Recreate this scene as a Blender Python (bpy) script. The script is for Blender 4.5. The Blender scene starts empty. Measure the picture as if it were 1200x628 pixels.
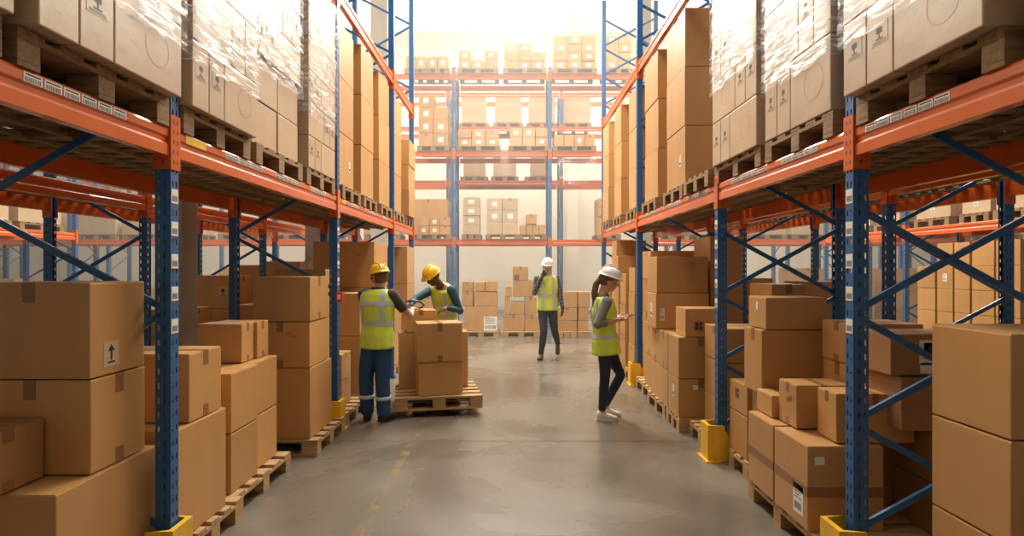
import bpy, bmesh, math, random
from mathutils import Vector, Matrix
random.seed(7)
S = bpy.context.scene
C = S.collection
FPX, CX, CY, EYE = 666.7, 600.0, 314.0, 1.65

# ------------------------------------------------------------------ materials
def mat(name, col, rough=.6, metal=0, spec=.5, noise=None, bump=None, rand=0, coat=0, emit=None):
    m = bpy.data.materials.new(name); m.use_nodes = True
    nt = m.node_tree; b = nt.nodes['Principled BSDF']
    b.inputs['Roughness'].default_value = rough; b.inputs['Metallic'].default_value = metal
    b.inputs['Specular IOR Level'].default_value = spec
    b.inputs['Coat Weight'].default_value = coat
    b.inputs['Base Color'].default_value = (*col, 1)
    tc = nt.nodes.new('ShaderNodeTexCoord')
    last = None
    if noise:
        sc, amt, stretch = noise
        mp = nt.nodes.new('ShaderNodeMapping'); mp.inputs['Scale'].default_value = stretch
        nt.links.new(tc.outputs['Object'], mp.inputs[0])
        n = nt.nodes.new('ShaderNodeTexNoise'); n.inputs['Scale'].default_value = sc; n.inputs['Detail'].default_value = 5
        nt.links.new(mp.outputs[0], n.inputs['Vector'])
        r = nt.nodes.new('ShaderNodeValToRGB')
        r.color_ramp.elements[0].position = .3; r.color_ramp.elements[1].position = .7
        r.color_ramp.elements[0].color = (*[c*(1-amt) for c in col], 1)
        r.color_ramp.elements[1].color = (*[min(1, c*(1+amt)) for c in col], 1)
        nt.links.new(n.outputs[0], r.inputs[0]); last = r.outputs[0]
    if rand:
        oi = nt.nodes.new('ShaderNodeObjectInfo')
        mr = nt.nodes.new('ShaderNodeMapRange'); mr.inputs[3].default_value = 1-rand; mr.inputs[4].default_value = 1+rand
        nt.links.new(oi.outputs['Random'], mr.inputs[0])
        hs = nt.nodes.new('ShaderNodeHueSaturation')
        if last: nt.links.new(last, hs.inputs['Color'])
        else: hs.inputs['Color'].default_value = (*col, 1)
        nt.links.new(mr.outputs[0], hs.inputs['Value']); last = hs.outputs[0]
    if last: nt.links.new(last, b.inputs['Base Color'])
    if bump:
        n2 = nt.nodes.new('ShaderNodeTexNoise'); n2.inputs['Scale'].default_value = bump[0]; n2.inputs['Detail'].default_value = 4
        nt.links.new(tc.outputs['Object'], n2.inputs['Vector'])
        bp = nt.nodes.new('ShaderNodeBump'); bp.inputs['Strength'].default_value = bump[1]; bp.inputs['Distance'].default_value = .01
        nt.links.new(n2.outputs[0], bp.inputs['Height']); nt.links.new(bp.outputs[0], b.inputs['Normal'])
    if emit:
        b.inputs['Emission Color'].default_value = (*emit[0], 1); b.inputs['Emission Strength'].default_value = emit[1]
    return m

M = {}
M['kraft'] = mat('kraft', (.50, .262, .090), .40, spec=.65, noise=(5, .07, (1, 1, .3)), bump=(6, .12), rand=.10)
M['kraft_glare_pale'] = mat('kraft_glare_pale', (.53, .385, .25), .34, noise=(5, .06, (1, 1, 1)), bump=(9, .2), rand=.06)  # brown cartons' glare put into a paler tone; also ground of printed marks
M['kraft_shade_dark'] = mat('kraft_shade_dark', (.36, .175, .065), .55, noise=(5, .08, (1, 1, .3)), bump=(6, .15), rand=.08)  # kraft with rack shade put into its colour; also ground of dark prints
M['tape'] = mat('tape', (.27, .125, .05), .28)
M['paper'] = mat('paper', (.78, .76, .70), .5)
M['ink'] = mat('ink', (.035, .03, .028), .6)
M['red_ink'] = mat('red_ink', (.45, .05, .03), .6)
M['orange'] = mat('orange_steel', (.66, .118, .020), .26, spec=.5, noise=(3, .07, (1, 1, 1)), coat=.25)
M['blue'] = mat('blue_steel', (.020, .112, .30), .36, spec=.5, noise=(4, .12, (1, 1, .4)))
M['yellow'] = mat('yellow_steel', (.80, .46, .02), .42, noise=(9, .15, (1, 1, .5)))
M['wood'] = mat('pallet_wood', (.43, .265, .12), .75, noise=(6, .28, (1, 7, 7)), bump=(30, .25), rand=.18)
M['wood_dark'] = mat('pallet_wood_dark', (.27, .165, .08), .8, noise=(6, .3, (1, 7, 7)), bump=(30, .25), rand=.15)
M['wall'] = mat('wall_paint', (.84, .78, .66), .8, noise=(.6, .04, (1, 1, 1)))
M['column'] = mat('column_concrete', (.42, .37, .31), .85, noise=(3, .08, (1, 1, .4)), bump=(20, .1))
M['wall_dim'] = mat('wall_paint_dimmed', (.42, .39, .34), .85)  # unseen walls, tone darkened to cut bounced light
M['ceil'] = mat('ceiling_panel', (.40, .38, .35), .8)  # unseen ceiling, tone lowered to cut bounced light
M['steel'] = mat('grey_steel', (.35, .35, .35), .35, metal=.8)
M['black'] = mat('black_plastic', (.018, .018, .02), .4)
M['rubber'] = mat('rubber', (.02, .02, .02), .8)
M['white_frame'] = mat('white_frame', (.75, .73, .68), .5)
M['red'] = mat('red_plastic', (.55, .04, .02), .4)
M['hat_yellow'] = mat('hat_yellow', (.85, .50, .015), .28, coat=.4)
M['hat_white'] = mat('hat_white', (.80, .79, .75), .28, coat=.4)
M['vest'] = mat('hi_vis', (.70, .86, .10), .6, noise=(14, .12, (1, 1, .5)), bump=(22, .35))
M['silver'] = mat('reflective_tape', (.50, .60, .63), .35, spec=.7)
M['work_blue'] = mat('work_trousers', (.022, .075, .19), .8, noise=(12, .2, (1, 1, .4)), bump=(16, .6))
M['denim'] = mat('dark_denim', (.022, .032, .06), .8, noise=(14, .25, (1, 1, .4)), bump=(18, .5))
M['black_denim'] = mat('black_denim', (.03, .035, .042), .8, noise=(14, .25, (1, 1, .4)), bump=(18, .5))
M['grey_shirt'] = mat('grey_shirt', (.22, .22, .20), .85, bump=(18, .5))
M['brown_shirt'] = mat('brown_shirt', (.07, .055, .045), .85, bump=(18, .5))
M['teal_shirt'] = mat('teal_shirt', (.035, .10, .15), .85, bump=(18, .5))
M['skin'] = mat('skin', (.62, .33, .21), .5)
M['skin_dark'] = mat('skin_dark', (.12, .052, .028), .45)
M['hair_brown'] = mat('hair_brown', (.16, .07, .025), .5, noise=(40, .3, (1, 1, .1)))
M['hair_black'] = mat('hair_black', (.012, .01, .01), .6)
M['glove'] = mat('glove', (.05, .045, .045), .8)
M['shoe_white'] = mat('shoe_white', (.72, .68, .58), .5)
M['shoe_brown'] = mat('shoe_brown', (.10, .05, .025), .5)
M['shoe_black'] = mat('shoe_black', (.02, .02, .025), .5)
M['lips'] = mat('lips', (.42, .13, .10), .5)
M['eye_white'] = mat('eye_white', (.75, .73, .70), .3)
M['iris'] = mat('iris', (.05, .03, .02), .2)
M['screen'] = mat('screen_glass', (.02, .025, .03), .1)

def plaid():
    m = mat('plaid', (.03, .035, .045), .85)
    nt = m.node_tree; b = nt.nodes['Principled BSDF']
    tc = nt.nodes.new('ShaderNodeTexCoord'); sep = nt.nodes.new('ShaderNodeSeparateXYZ')
    nt.links.new(tc.outputs['Object'], sep.inputs[0])
    outs = []
    for ax in ('X', 'Z'):
        ml = nt.nodes.new('ShaderNodeMath'); ml.operation = 'MULTIPLY'; ml.inputs[1].default_value = 17
        nt.links.new(sep.outputs[ax], ml.inputs[0])
        fr = nt.nodes.new('ShaderNodeMath'); fr.operation = 'FRACT'; nt.links.new(ml.outputs[0], fr.inputs[0])
        gt = nt.nodes.new('ShaderNodeMath'); gt.operation = 'GREATER_THAN'; gt.inputs[1].default_value = .6
        nt.links.new(fr.outputs[0], gt.inputs[0]); outs.append(gt.outputs[0])
    ad = nt.nodes.new('ShaderNodeMath'); ad.operation = 'ADD'
    nt.links.new(outs[0], ad.inputs[0]); nt.links.new(outs[1], ad.inputs[1])
    hv = nt.nodes.new('ShaderNodeMath'); hv.operation = 'MULTIPLY'; hv.inputs[1].default_value = .5
    nt.links.new(ad.outputs[0], hv.inputs[0])
    r = nt.nodes.new('ShaderNodeValToRGB')
    r.color_ramp.elements[0].color = (.02, .025, .035, 1); r.color_ramp.elements[1].color = (.20, .20, .19, 1)
    nt.links.new(hv.outputs[0], r.inputs[0]); nt.links.new(r.outputs[0], b.inputs['Base Color'])
    return m
M['plaid'] = plaid()

def concrete():
    m = mat('polished_concrete', (.3, .27, .23), .35)
    nt = m.node_tree; b = nt.nodes['Principled BSDF']; L = nt.links
    tc = nt.nodes.new('ShaderNodeTexCoord')
    def noise(sc, det, dist=0, stretch=(1, 1, 1)):
        mp = nt.nodes.new('ShaderNodeMapping'); mp.inputs['Scale'].default_value = stretch
        L.new(tc.outputs['Object'], mp.inputs[0])
        n = nt.nodes.new('ShaderNodeTexNoise'); n.inputs['Scale'].default_value = sc
        n.inputs['Detail'].default_value = det; n.inputs['Distortion'].default_value = dist
        L.new(mp.outputs[0], n.inputs['Vector']); return n
    a = noise(.7, 8, .6); c = noise(5, 8, .4); d = noise(40, 5)
    r = nt.nodes.new('ShaderNodeValToRGB')
    r.color_ramp.elements[0].position = .32; r.color_ramp.elements[1].position = .68
    r.color_ramp.elements[0].color = (.118, .098, .076, 1); r.color_ramp.elements[1].color = (.205, .176, .140, 1)
    L.new(a.outputs[0], r.inputs[0])
    r2 = nt.nodes.new('ShaderNodeValToRGB')
    r2.color_ramp.elements[0].position = .25; r2.color_ramp.elements[1].position = .72
    r2.color_ramp.elements[0].color = (.78, .76, .72, 1); r2.color_ramp.elements[1].color = (1, 1, 1, 1)
    L.new(c.outputs[0], r2.inputs[0])
    mx = nt.nodes.new('ShaderNodeMix'); mx.data_type = 'RGBA'; mx.blend_type = 'MULTIPLY'; mx.inputs[0].default_value = .55
    L.new(r.outputs[0], mx.inputs[6]); L.new(r2.outputs[0], mx.inputs[7])
    mr = nt.nodes.new('ShaderNodeMapRange'); mr.inputs[1].default_value = .35; mr.inputs[2].default_value = .65
    mr.inputs[3].default_value = .20; mr.inputs[4].default_value = .34
    L.new(a.outputs[0], mr.inputs[0]); L.new(mr.outputs[0], b.inputs['Roughness']); b.inputs['Specular IOR Level'].default_value = .6
    L.new(mx.outputs[2], b.inputs['Base Color'])
    bp = nt.nodes.new('ShaderNodeBump'); bp.inputs['Strength'].default_value = .06; bp.inputs['Distance'].default_value = .01
    L.new(d.outputs[0], bp.inputs['Height']); L.new(bp.outputs[0], b.inputs['Normal'])
    return m
M['concrete'] = concrete()

def film():
    m = bpy.data.materials.new('stretch_film'); m.use_nodes = True
    nt = m.node_tree; L = nt.links; nt.nodes.remove(nt.nodes['Principled BSDF'])
    out = nt.nodes['Material Output']
    tc = nt.nodes.new('ShaderNodeTexCoord'); mp = nt.nodes.new('ShaderNodeMapping')
    mp.inputs['Scale'].default_value = (1, 1.3, 9); mp.inputs['Rotation'].default_value = (.35, 0, 0)
    L.new(tc.outputs['Object'], mp.inputs[0])
    n = nt.nodes.new('ShaderNodeTexNoise'); n.inputs['Scale'].default_value = 4; n.inputs['Detail'].default_value = 6; n.inputs['Distortion'].default_value = 1.2
    L.new(mp.outputs[0], n.inputs['Vector'])
    bp = nt.nodes.new('ShaderNodeBump'); bp.inputs['Strength'].default_value = .8; bp.inputs['Distance'].default_value = .03
    L.new(n.outputs[0], bp.inputs['Height'])
    g = nt.nodes.new('ShaderNodeBsdfGlossy'); g.inputs['Roughness'].default_value = .16; L.new(bp.outputs[0], g.inputs['Normal'])
    d = nt.nodes.new('ShaderNodeBsdfTranslucent'); d.inputs[0].default_value = (.85, .9, .95, 1)
    d2 = nt.nodes.new('ShaderNodeBsdfDiffuse'); d2.inputs[0].default_value = (.85, .88, .9, 1); L.new(bp.outputs[0], d2.inputs['Normal'])
    t = nt.nodes.new('ShaderNodeBsdfTransparent')
    m1 = nt.nodes.new('ShaderNodeMixShader'); m1.inputs[0].default_value = .45; L.new(g.outputs[0], m1.inputs[1]); L.new(d2.outputs[0], m1.inputs[2])
    mr = nt.nodes.new('ShaderNodeMapRange'); mr.inputs[1].default_value = .46; mr.inputs[2].default_value = .70
    mr.inputs[3].default_value = .05; mr.inputs[4].default_value = .68
    L.new(n.outputs[0], mr.inputs[0])
    m2 = nt.nodes.new('ShaderNodeMixShader'); L.new(mr.outputs[0], m2.inputs[0]); L.new(t.outputs[0], m2.inputs[1]); L.new(m1.outputs[0], m2.inputs[2])
    L.new(m2.outputs[0], out.inputs[0])
    return m
M['film'] = film()
def glass():
    m = bpy.data.materials.new('window_glass'); m.use_nodes = True
    nt = m.node_tree; L = nt.links; nt.nodes.remove(nt.nodes['Principled BSDF'])
    t = nt.nodes.new('ShaderNodeBsdfTransparent'); t.inputs[0].default_value = (.95, .97, .97, 1)
    g = nt.nodes.new('ShaderNodeBsdfGlossy'); g.inputs['Roughness'].default_value = .02
    f = nt.nodes.new('ShaderNodeFresnel'); mx = nt.nodes.new('ShaderNodeMixShader')
    L.new(f.outputs[0], mx.inputs[0]); L.new(t.outputs[0], mx.inputs[1]); L.new(g.outputs[0], mx.inputs[2])
    L.new(mx.outputs[0], nt.nodes['Material Output'].inputs[0]); return m
M['glass'] = glass()

# ------------------------------------------------------------------ basic builders
def tag(o, label=None, cat=None, group=None, kind=None):
    if label: o['label'] = label
    if cat: o['category'] = cat
    if group: o['group'] = group
    if kind: o['kind'] = kind
    return o

def obj(name, bm, m, parent=None, loc=(0, 0, 0), smooth=False):
    me = bpy.data.meshes.new(name)
    if smooth:
        for f in bm.faces: f.smooth = True
    bm.to_mesh(me); bm.free()
    for x in (m if isinstance(m, (list, tuple)) else [m]):
        me.materials.append(M[x] if isinstance(x, str) else x)
    return link(name, me, parent, loc)

def link(name, me, parent=None, loc=(0, 0, 0)):
    o = bpy.data.objects.new(name, me); C.objects.link(o)
    o.location = loc
    if parent: o.parent = parent
    return o

def empty(name, loc=(0, 0, 0), rz=0):
    o = bpy.data.objects.new(name, None); C.objects.link(o); o.location = loc; o.rotation_euler.z = rz
    o.empty_display_size = .1
    return o

def copy_tree(o, parent=None):
    c = o.copy(); C.objects.link(c)
    if parent: c.parent = parent
    for ch in o.children: copy_tree(ch, c)
    return c

def box(bm, x0, x1, y0, y1, z0, z1, mi=0, bev=0):
    if x1 < x0: x0, x1 = x1, x0
    if y1 < y0: y0, y1 = y1, y0
    v = [bm.verts.new(p) for p in ((x0,y0,z0),(x1,y0,z0),(x1,y1,z0),(x0,y1,z0),(x0,y0,z1),(x1,y0,z1),(x1,y1,z1),(x0,y1,z1))]
    fs = [bm.faces.new([v[i] for i in q]) for q in ((0,3,2,1),(4,5,6,7),(0,1,5,4),(1,2,6,5),(2,3,7,6),(3,0,4,7))]
    for f in fs: f.material_index = mi
    if bev:
        es = set(e for f in fs for e in f.edges)
        r = bmesh.ops.bevel(bm, geom=list(es), offset=bev, segments=2, affect='EDGES', profile=.6)
        for f in r['faces']: f.material_index = mi
    return fs

def extrude_poly(bm, pts, ax, a, b, mi=0):
    """polygon pts in the plane perpendicular to axis ax, extruded from a to b"""
    def P(p, t):
        if ax == 'y': return (p[0], t, p[1])
        if ax == 'x': return (t, p[0], p[1])
        return (p[0], p[1], t)
    v0 = [bm.verts.new(P(p, a)) for p in pts]; v1 = [bm.verts.new(P(p, b)) for p in pts]
    n = len(pts)
    for i in range(n):
        bm.faces.new((v0[i], v0[(i+1) % n], v1[(i+1) % n], v1[i])).material_index = mi
    bm.faces.new(list(reversed(v0))).material_index = mi; bm.faces.new(v1).material_index = mi

def recalc(bm):
    bmesh.ops.recalc_face_normals(bm, faces=bm.faces); return bm

def ring(bm, c, u, v, n):
    return [bm.verts.new(c + u*math.cos(2*math.pi*i/n) + v*math.sin(2*math.pi*i/n)) for i in range(n)]
def loft(bm, secs, n=20, mi=0):
    rs = [ring(bm, Vector(c), Vector(u), Vector(v), n) for c, u, v in secs]
    for a, b in zip(rs, rs[1:]):
        for i in range(n): bm.faces.new((a[i], a[(i+1) % n], b[(i+1) % n], b[i])).material_index = mi
    bm.faces.new(list(reversed(rs[0]))).material_index = mi; bm.faces.new(rs[-1]).material_index = mi
    return rs
def ell(bm, c, r, axes=None, seg=20, rings=12):
    c = Vector(c); A = axes or (Vector((1,0,0)), Vector((0,1,0)), Vector((0,0,1)))
    mtx = Matrix(((A[0][0]*r[0], A[1][0]*r[1], A[2][0]*r[2], c[0]), (A[0][1]*r[0], A[1][1]*r[1], A[2][1]*r[2], c[1]),
                  (A[0][2]*r[0], A[1][2]*r[1], A[2][2]*r[2], c[2]), (0, 0, 0, 1)))
    bmesh.ops.create_uvsphere(bm, u_segments=seg, v_segments=rings, radius=1, matrix=mtx)
def tube(bm, pts, rads, n=12, ball=True):
    pts = [Vector(p) for p in pts]; secs = []
    if not isinstance(rads, (list, tuple)): rads = [rads]*len(pts)
    for i, p in enumerate(pts):
        d = (pts[min(i+1, len(pts)-1)] - pts[max(i-1, 0)]).normalized()
        a = Vector((0, 0, 1)) if abs(d.z) < .9 else Vector((1, 0, 0))
        u = d.cross(a).normalized(); v = d.cross(u).normalized()
        if secs:
            pu = secs[-1][1].normalized(); u = (pu - d*pu.dot(d)).normalized(); v = d.cross(u).normalized()
        secs.append((p, u*rads[i], v*rads[i]))
    loft(bm, secs, n)
    if ball:
        ell(bm, pts[0], (rads[0],)*3, seg=n, rings=8); ell(bm, pts[-1], (rads[-1],)*3, seg=n, rings=8)

# ------------------------------------------------------------------ room shell
def struct(name, bm, m, parent=None):
    o = obj(name, recalc(bm), m, parent)
    if not parent: tag(o, kind='structure')
    return o
XL, XR, YB, YF, ZC = -17.5, 17.5, -4.0, 22.5, 13.6
bm = bmesh.new(); box(bm, XL, XR, YB, YF+.3, -.2, 0); floor = struct('floor', bm, 'concrete')
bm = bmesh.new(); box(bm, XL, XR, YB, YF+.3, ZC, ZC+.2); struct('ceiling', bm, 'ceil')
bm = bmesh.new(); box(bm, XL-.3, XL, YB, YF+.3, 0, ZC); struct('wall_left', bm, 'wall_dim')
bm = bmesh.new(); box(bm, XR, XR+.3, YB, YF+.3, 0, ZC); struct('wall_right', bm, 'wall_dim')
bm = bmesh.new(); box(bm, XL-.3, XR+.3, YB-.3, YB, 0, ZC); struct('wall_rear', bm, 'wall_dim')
# far wall with a ribbon of windows
WZ0, WZ1 = 10.98, 13.3
bm = bmesh.new(); box(bm, XL, XR, YF, YF+.3, 0, WZ0); box(bm, XL, XR, YF, YF+.3, WZ1, ZC)
edges = [XL + .01]
x = -15.0
pil = []
while x < 16.5:
    pil.append(x); x += 2.28*1.0
wins = []
piers = []
# mullion positions measured on the far wall: 553, 620, 705-725 px
base = (553-CX)*YF/FPX
k0 = -7
xs = [base + 2.28*k for k in range(-6, 9)]
for i, x in enumerate(xs[:-1]):
    wide = (i % 3 == 1)
    a = x + .06; b = xs[i+1] - .06
    if (i - 6) % 3 == 2: b -= .28
    if (i - 6) % 3 == 0 and i != 6: a += .28
    wins.append((a, b))
prev = XL
for a, b in wins:
    box(bm, prev, a, YF, YF+.3, WZ0, WZ1); prev = b
box(bm, prev, XR, YF, YF+.3, WZ0, WZ1)
# shallow cladding ribs on the wall
for k in range(-11, 12):
    box(bm, k*1.5+.72, k*1.5+.76, YF-.012, YF+.01, 0, WZ0-.1)
struct('wall_far', bm, 'wall')
for i, (a, b) in enumerate(wins):
    bm = bmesh.new()
    for (p, q, r, s) in ((a, a+.05, WZ0, WZ1), (b-.05, b, WZ0, WZ1), (a+.05, b-.05, WZ0, WZ0+.06), (a+.05, b-.05, WZ1-.06, WZ1), (a+.05, b-.05, 12.18, 12.23)):
        box(bm, p, q, YF+.05, YF+.13, r, s)
    w = struct('window_%d' % (i+1), bm, 'white_frame')
    bm = bmesh.new(); box(bm, a+.05, b-.05, YF+.085, YF+.093, WZ0+.06, WZ1-.06)
    obj('pane', bm, 'glass', w)
bm = bmesh.new(); box(bm, XL, XR, YF-.08, YF+.02, WZ0-.10, WZ0-.02); struct('trim_1', bm, 'white_frame')
# concrete columns between the back-to-back racks
cols = [(-3.27, 5.55, .27), (-3.32, 9.9, .42), (-3.32, 14.4, .42), (3.06, 13.4, .36)]
for i, (x, y, w) in enumerate(cols):
    bm = bmesh.new(); box(bm, x-w/2, x+w/2, y-w/2, y+w/2, 0, ZC, bev=.015)
    struct('column_%d' % (i+1), bm, 'column')
for i, x in enumerate((2.35, 7.6, -7.4)):
    bm = bmesh.new(); box(bm, x-.22, x+.22, YF-.45, YF-.01, 0, ZC); struct('column_%d' % (i+5), bm, 'wall')
# floor joints and faded line: thin sheets of the floor's own kind
bm = bmesh.new()
for y in (1.1, 5.42, 9.9, 14.2): box(bm, -1.75, 1.75, y-.004, y+.004, .0005, .0015)
struct('trim_2', bm, mat('joint', (.06, .05, .045), .8))
def faded():
    m = mat('faded_yellow', (.42, .28, .08), .5); nt = m.node_tree; L = nt.links; b = nt.nodes['Principled BSDF']
    tc = nt.nodes.new('ShaderNodeTexCoord'); n = nt.nodes.new('ShaderNodeTexNoise'); n.inputs['Scale'].default_value = 9; n.inputs['Detail'].default_value = 8
    L.new(tc.outputs['Object'], n.inputs['Vector'])
    mr = nt.nodes.new('ShaderNodeMapRange'); mr.inputs[1].default_value = .42; mr.inputs[2].default_value = .66; mr.inputs[3].default_value = 0; mr.inputs[4].default_value = .32
    L.new(n.outputs[0], mr.inputs[0]); L.new(mr.outputs[0], b.inputs['Alpha']); return m
bm = bmesh.new(); box(bm, -.985, -.915, 2.5, 6.3, .0005, .0012)
struct('trim_3', bm, faded())
bm = bmesh.new(); box(bm, -1.7, 1.7, 11.45, 11.6, .0005, .0012); struct('trim_4', bm, bpy.data.materials['faded_yellow'])

# ------------------------------------------------------------------ pallet racking
def post_mesh(h, w=.08, d=.07):
    """upright: open channel, web on local x=0 facing -x, flanges running to x=w; real slots punched through"""
    bm = bmesh.new()
    pitch = .075
    rows = [0.0]; k = 0
    z = .04
    while z + .035 < h - .02:
        rows += [z, z+.030]; z += pitch
    rows.append(h)
    def strip(pt, us, holes):
        grid = [[bm.verts.new(pt(u, z)) for u in us] for z in rows]
        for r in range(len(rows)-1):
            for c in range(len(us)-1):
                if c in holes and r % 2 == 1 and r < len(rows)-2: continue
                bm.faces.new((grid[r][c], grid[r][c+1], grid[r+1][c+1], grid[r+1][c]))
    strip(lambda u, z: (0, u, z), [-d/2, -d/2+.014, -d/2+.024, d/2-.024, d/2-.014, d/2], (1, 3))
    strip(lambda u, z: (u, -d/2, z), [0, .028, .036, w-.022, w-.014, w], (1, 3))
    strip(lambda u, z: (u, d/2, z), [0, .028, .036, w-.022, w-.014, w], (1, 3))
    strip(lambda u, z: (w, u, z), [-d/2, -d/2+.018], ())
    strip(lambda u, z: (w, u, z), [d/2-.018, d/2], ())
    bmesh.ops.remove_doubles(bm, verts=bm.verts, dist=1e-5)
    me = bpy.data.meshes.new('upright_post'); bm.to_mesh(me); bm.free(); me.materials.append(M['blue'])
    return me
POST = {}
def get_post(h):
    if h not in POST: POST[h] = post_mesh(h)
    return POST[h]

bm = bmesh.new(); box(bm, -.02, .11, -.06, .06, 0, .008)
for a, b in ((-.008, -.045), (-.008, .045), (.098, 0)): bmesh.ops.create_cone(bm, cap_ends=True, segments=8, radius1=.009, radius2=.009, depth=.02, matrix=Matrix.Translation((a, b, .015)))
FOOT = bpy.data.meshes.new('foot_plate'); bm.to_mesh(FOOT); bm.free(); FOOT.materials.append(M['blue'])
# sleeve-like beam connector, slots drawn as dark patches, the shade of the holes put in colour
bm = bmesh.new()
for (a, b, c, d) in ((-.006, 0-.001, -.042, .042), (-.006, .088, -.042, -.036), (-.006, .088, .036, .042)):
    box(bm, a, b, c, d, 0, .285)
for k in range(5):
    for yy in (-.016, .016):
        box(bm, -.0066, -.0058, yy-.005, yy+.005, .03+k*.052, .052+k*.052, mi=1)
    box(bm, .03, .038, -.0426, -.0418, .03+k*.052, .048+k*.052, mi=1)
    box(bm, .03, .038, .0418, .0426, .03+k*.052, .048+k*.052, mi=1)
CONN = bpy.data.meshes.new('beam_connector'); recalc(bm).to_mesh(CONN); bm.free(); CONN.materials.append(M['orange']); CONN.materials.append(M['ink'])

def beam_part(rack, y0, y1, x, z, out, h=.145, labels=(), name='beam', along='y'):
    """a stepped box beam along y at aisle-side plane x; out=+1/-1 direction away from the aisle"""
    prof = [(0, 0), (0, .055), (.009, .068), (.009, .088), (0, .1), (0, h-.012), (.006, h), (.05, h), (.05, 0)]
    bm = bmesh.new()
    if along == 'y': extrude_poly(bm, [(x + out*p, z+q) for p, q in prof], 'y', y0, y1)
    else: extrude_poly(bm, [(x + out*p, z+q) for p, q in prof], 'x', y0, y1)
    o = obj(name, recalc(bm), 'orange', rack)
    for (ya, yb, n) in labels:
        bm = bmesh.new(); w = (yb-ya)/n
        for k in range(n):
            a = ya + k*w + w*.05; b = ya + (k+1)*w - w*.05
            box(bm, x-out*.0015, x-out*.0002, a, b, z+.098, z+.135)
            q = a+.006
            while q < b-.006:
                t = random.choice((.0022, .003, .0045)); box(bm, x-out*.0019, x-out*.0014, q, min(q+t, b-.004), z+.1, z+.118, mi=1); q += t+random.choice((.003, .004))
            box(bm, x-out*.0019, x-out*.0014, a+.008, b-.008, z+.124, z+.13, mi=1)
        obj('location_label', bm, ['paper', 'ink'], o)
    return o

def brace_bar(rack, p, q, w=.034, t=.018):
    """flat bar between two points, in the x-z plane at constant y"""
    p = Vector(p); q = Vector(q); d = (q-p).normalized(); n = Vector((0, 1, 0)); s = d.cross(n).normalized()
    bm = bmesh.new()
    prof = [(-w/2, -t/2), (-w/2, t/2), (-w/2+.006, t/2), (-w/2+.006, -t/2+.004), (w/2-.006, -t/2+.004), (w/2-.006, t/2), (w/2, t/2), (w/2, -t/2)]
    va = [bm.verts.new(p + s*a + n*b) for a, b in prof]; vb = [bm.verts.new(q + s*a + n*b) for a, b in prof]
    k = len(prof)
    for i in range(k): bm.faces.new((va[i], va[(i+1) % k], vb[(i+1) % k], vb[i]))
    bm.faces.new(va); bm.faces.new(vb)
    for e in (p, q): bmesh.ops.create_cone(bm, cap_ends=True, segments=8, radius1=.009, radius2=.009, depth=.05, matrix=Matrix.Translation(e) @ Matrix.Rotation(math.pi/2, 4, 'X'))
    return obj('brace', recalc(bm), 'blue', rack)

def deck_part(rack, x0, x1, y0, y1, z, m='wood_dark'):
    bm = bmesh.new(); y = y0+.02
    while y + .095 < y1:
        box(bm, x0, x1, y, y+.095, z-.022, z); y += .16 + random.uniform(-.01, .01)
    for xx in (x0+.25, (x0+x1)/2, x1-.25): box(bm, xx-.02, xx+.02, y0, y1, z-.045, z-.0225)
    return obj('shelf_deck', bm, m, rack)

def post_labels(post, out_face, n=5, z0=1.3, step=.17, sgn=1):
    for k in range(n):
        bm = bmesh.new()
        zc = z0 + k*step
        box(bm, -.0016, -.0004, -.030, .030, zc, zc+.075)
        for j in range(6): box(bm, -.0021, -.0015, -.022+j*.008, -.018+j*.008, zc+.01, zc+.04, mi=1)
        obj('location_label', bm, ['paper', 'ink'], post)

def rack_row(name, label, side, x_in, depth, ys, h, levels, braces='zigzag', y_end0=None, decks=True, lab=None, conn=True, group=None, plabels=(), brace_z=None):
    """row running along y. side=-1 west of the aisle, +1 east; x_in = |x| of aisle-side plane."""
    r = empty(name, (0, 0, 0)); tag(r, label, 'pallet rack', group)
    xi = side*x_in; xo = side*(x_in+depth)
    rz = 0 if side > 0 else math.pi
    for i, y in enumerate(ys):
        for x, rot in ((xi, rz), (xo, rz+math.pi)):
            p = link('upright_post', get_post(h), r, (x, y, .008)); p.rotation_euler.z = rot
            link('foot_plate', FOOT, p, (0, 0, -.008))
            if x == xi and i in plabels: post_labels(p, 1)
            for z in levels:
                if conn: 
                    c = link('beam_connector', CONN, p, (0, 0, z-.07-.008))
        zs = [.27+.573*k for k in range(12)]
        for k in range(len(zs)-1):
            if zs[k+1] > h-.05: break
            a, b = side*(x_in+.04), side*(x_in+depth-.04)
            dy = -.012
            if braces == 'x' and k % 4 != 3:
                brace_bar(r, (a, y+dy, zs[k]+.02), (b, y+dy, zs[k+1]))
                brace_bar(r, (a, y-dy, zs[k+1]-.02), (b, y-dy, zs[k]))
            elif braces == 'x':
                brace_bar(r, (a, y+dy, zs[k+1]), (b, y+dy, zs[k]+.03))
            elif k % 2 == (1 if braces == 'zigzag' else 0):
                brace_bar(r, (a, y+dy, zs[k]+.02), (b, y+dy, zs[k+1]-.02))
            else:
                brace_bar(r, (a, y+dy, zs[k+1]), (b, y+dy, zs[k]))
    for li, z in enumerate(levels):
        for i in range(len(ys)-1):
            a, b = ys[i]+.04, ys[i+1]-.04
            lb = ()
            if lab and (li, i) in lab: lb = lab[(li, i)]
            beam_part(r, a, b, xi+side*.004, z, side, labels=lb)
            beam_part(r, a, b, xo-side*.004, z, -side)
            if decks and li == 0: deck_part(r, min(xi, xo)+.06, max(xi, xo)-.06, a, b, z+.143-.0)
    return r

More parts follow.
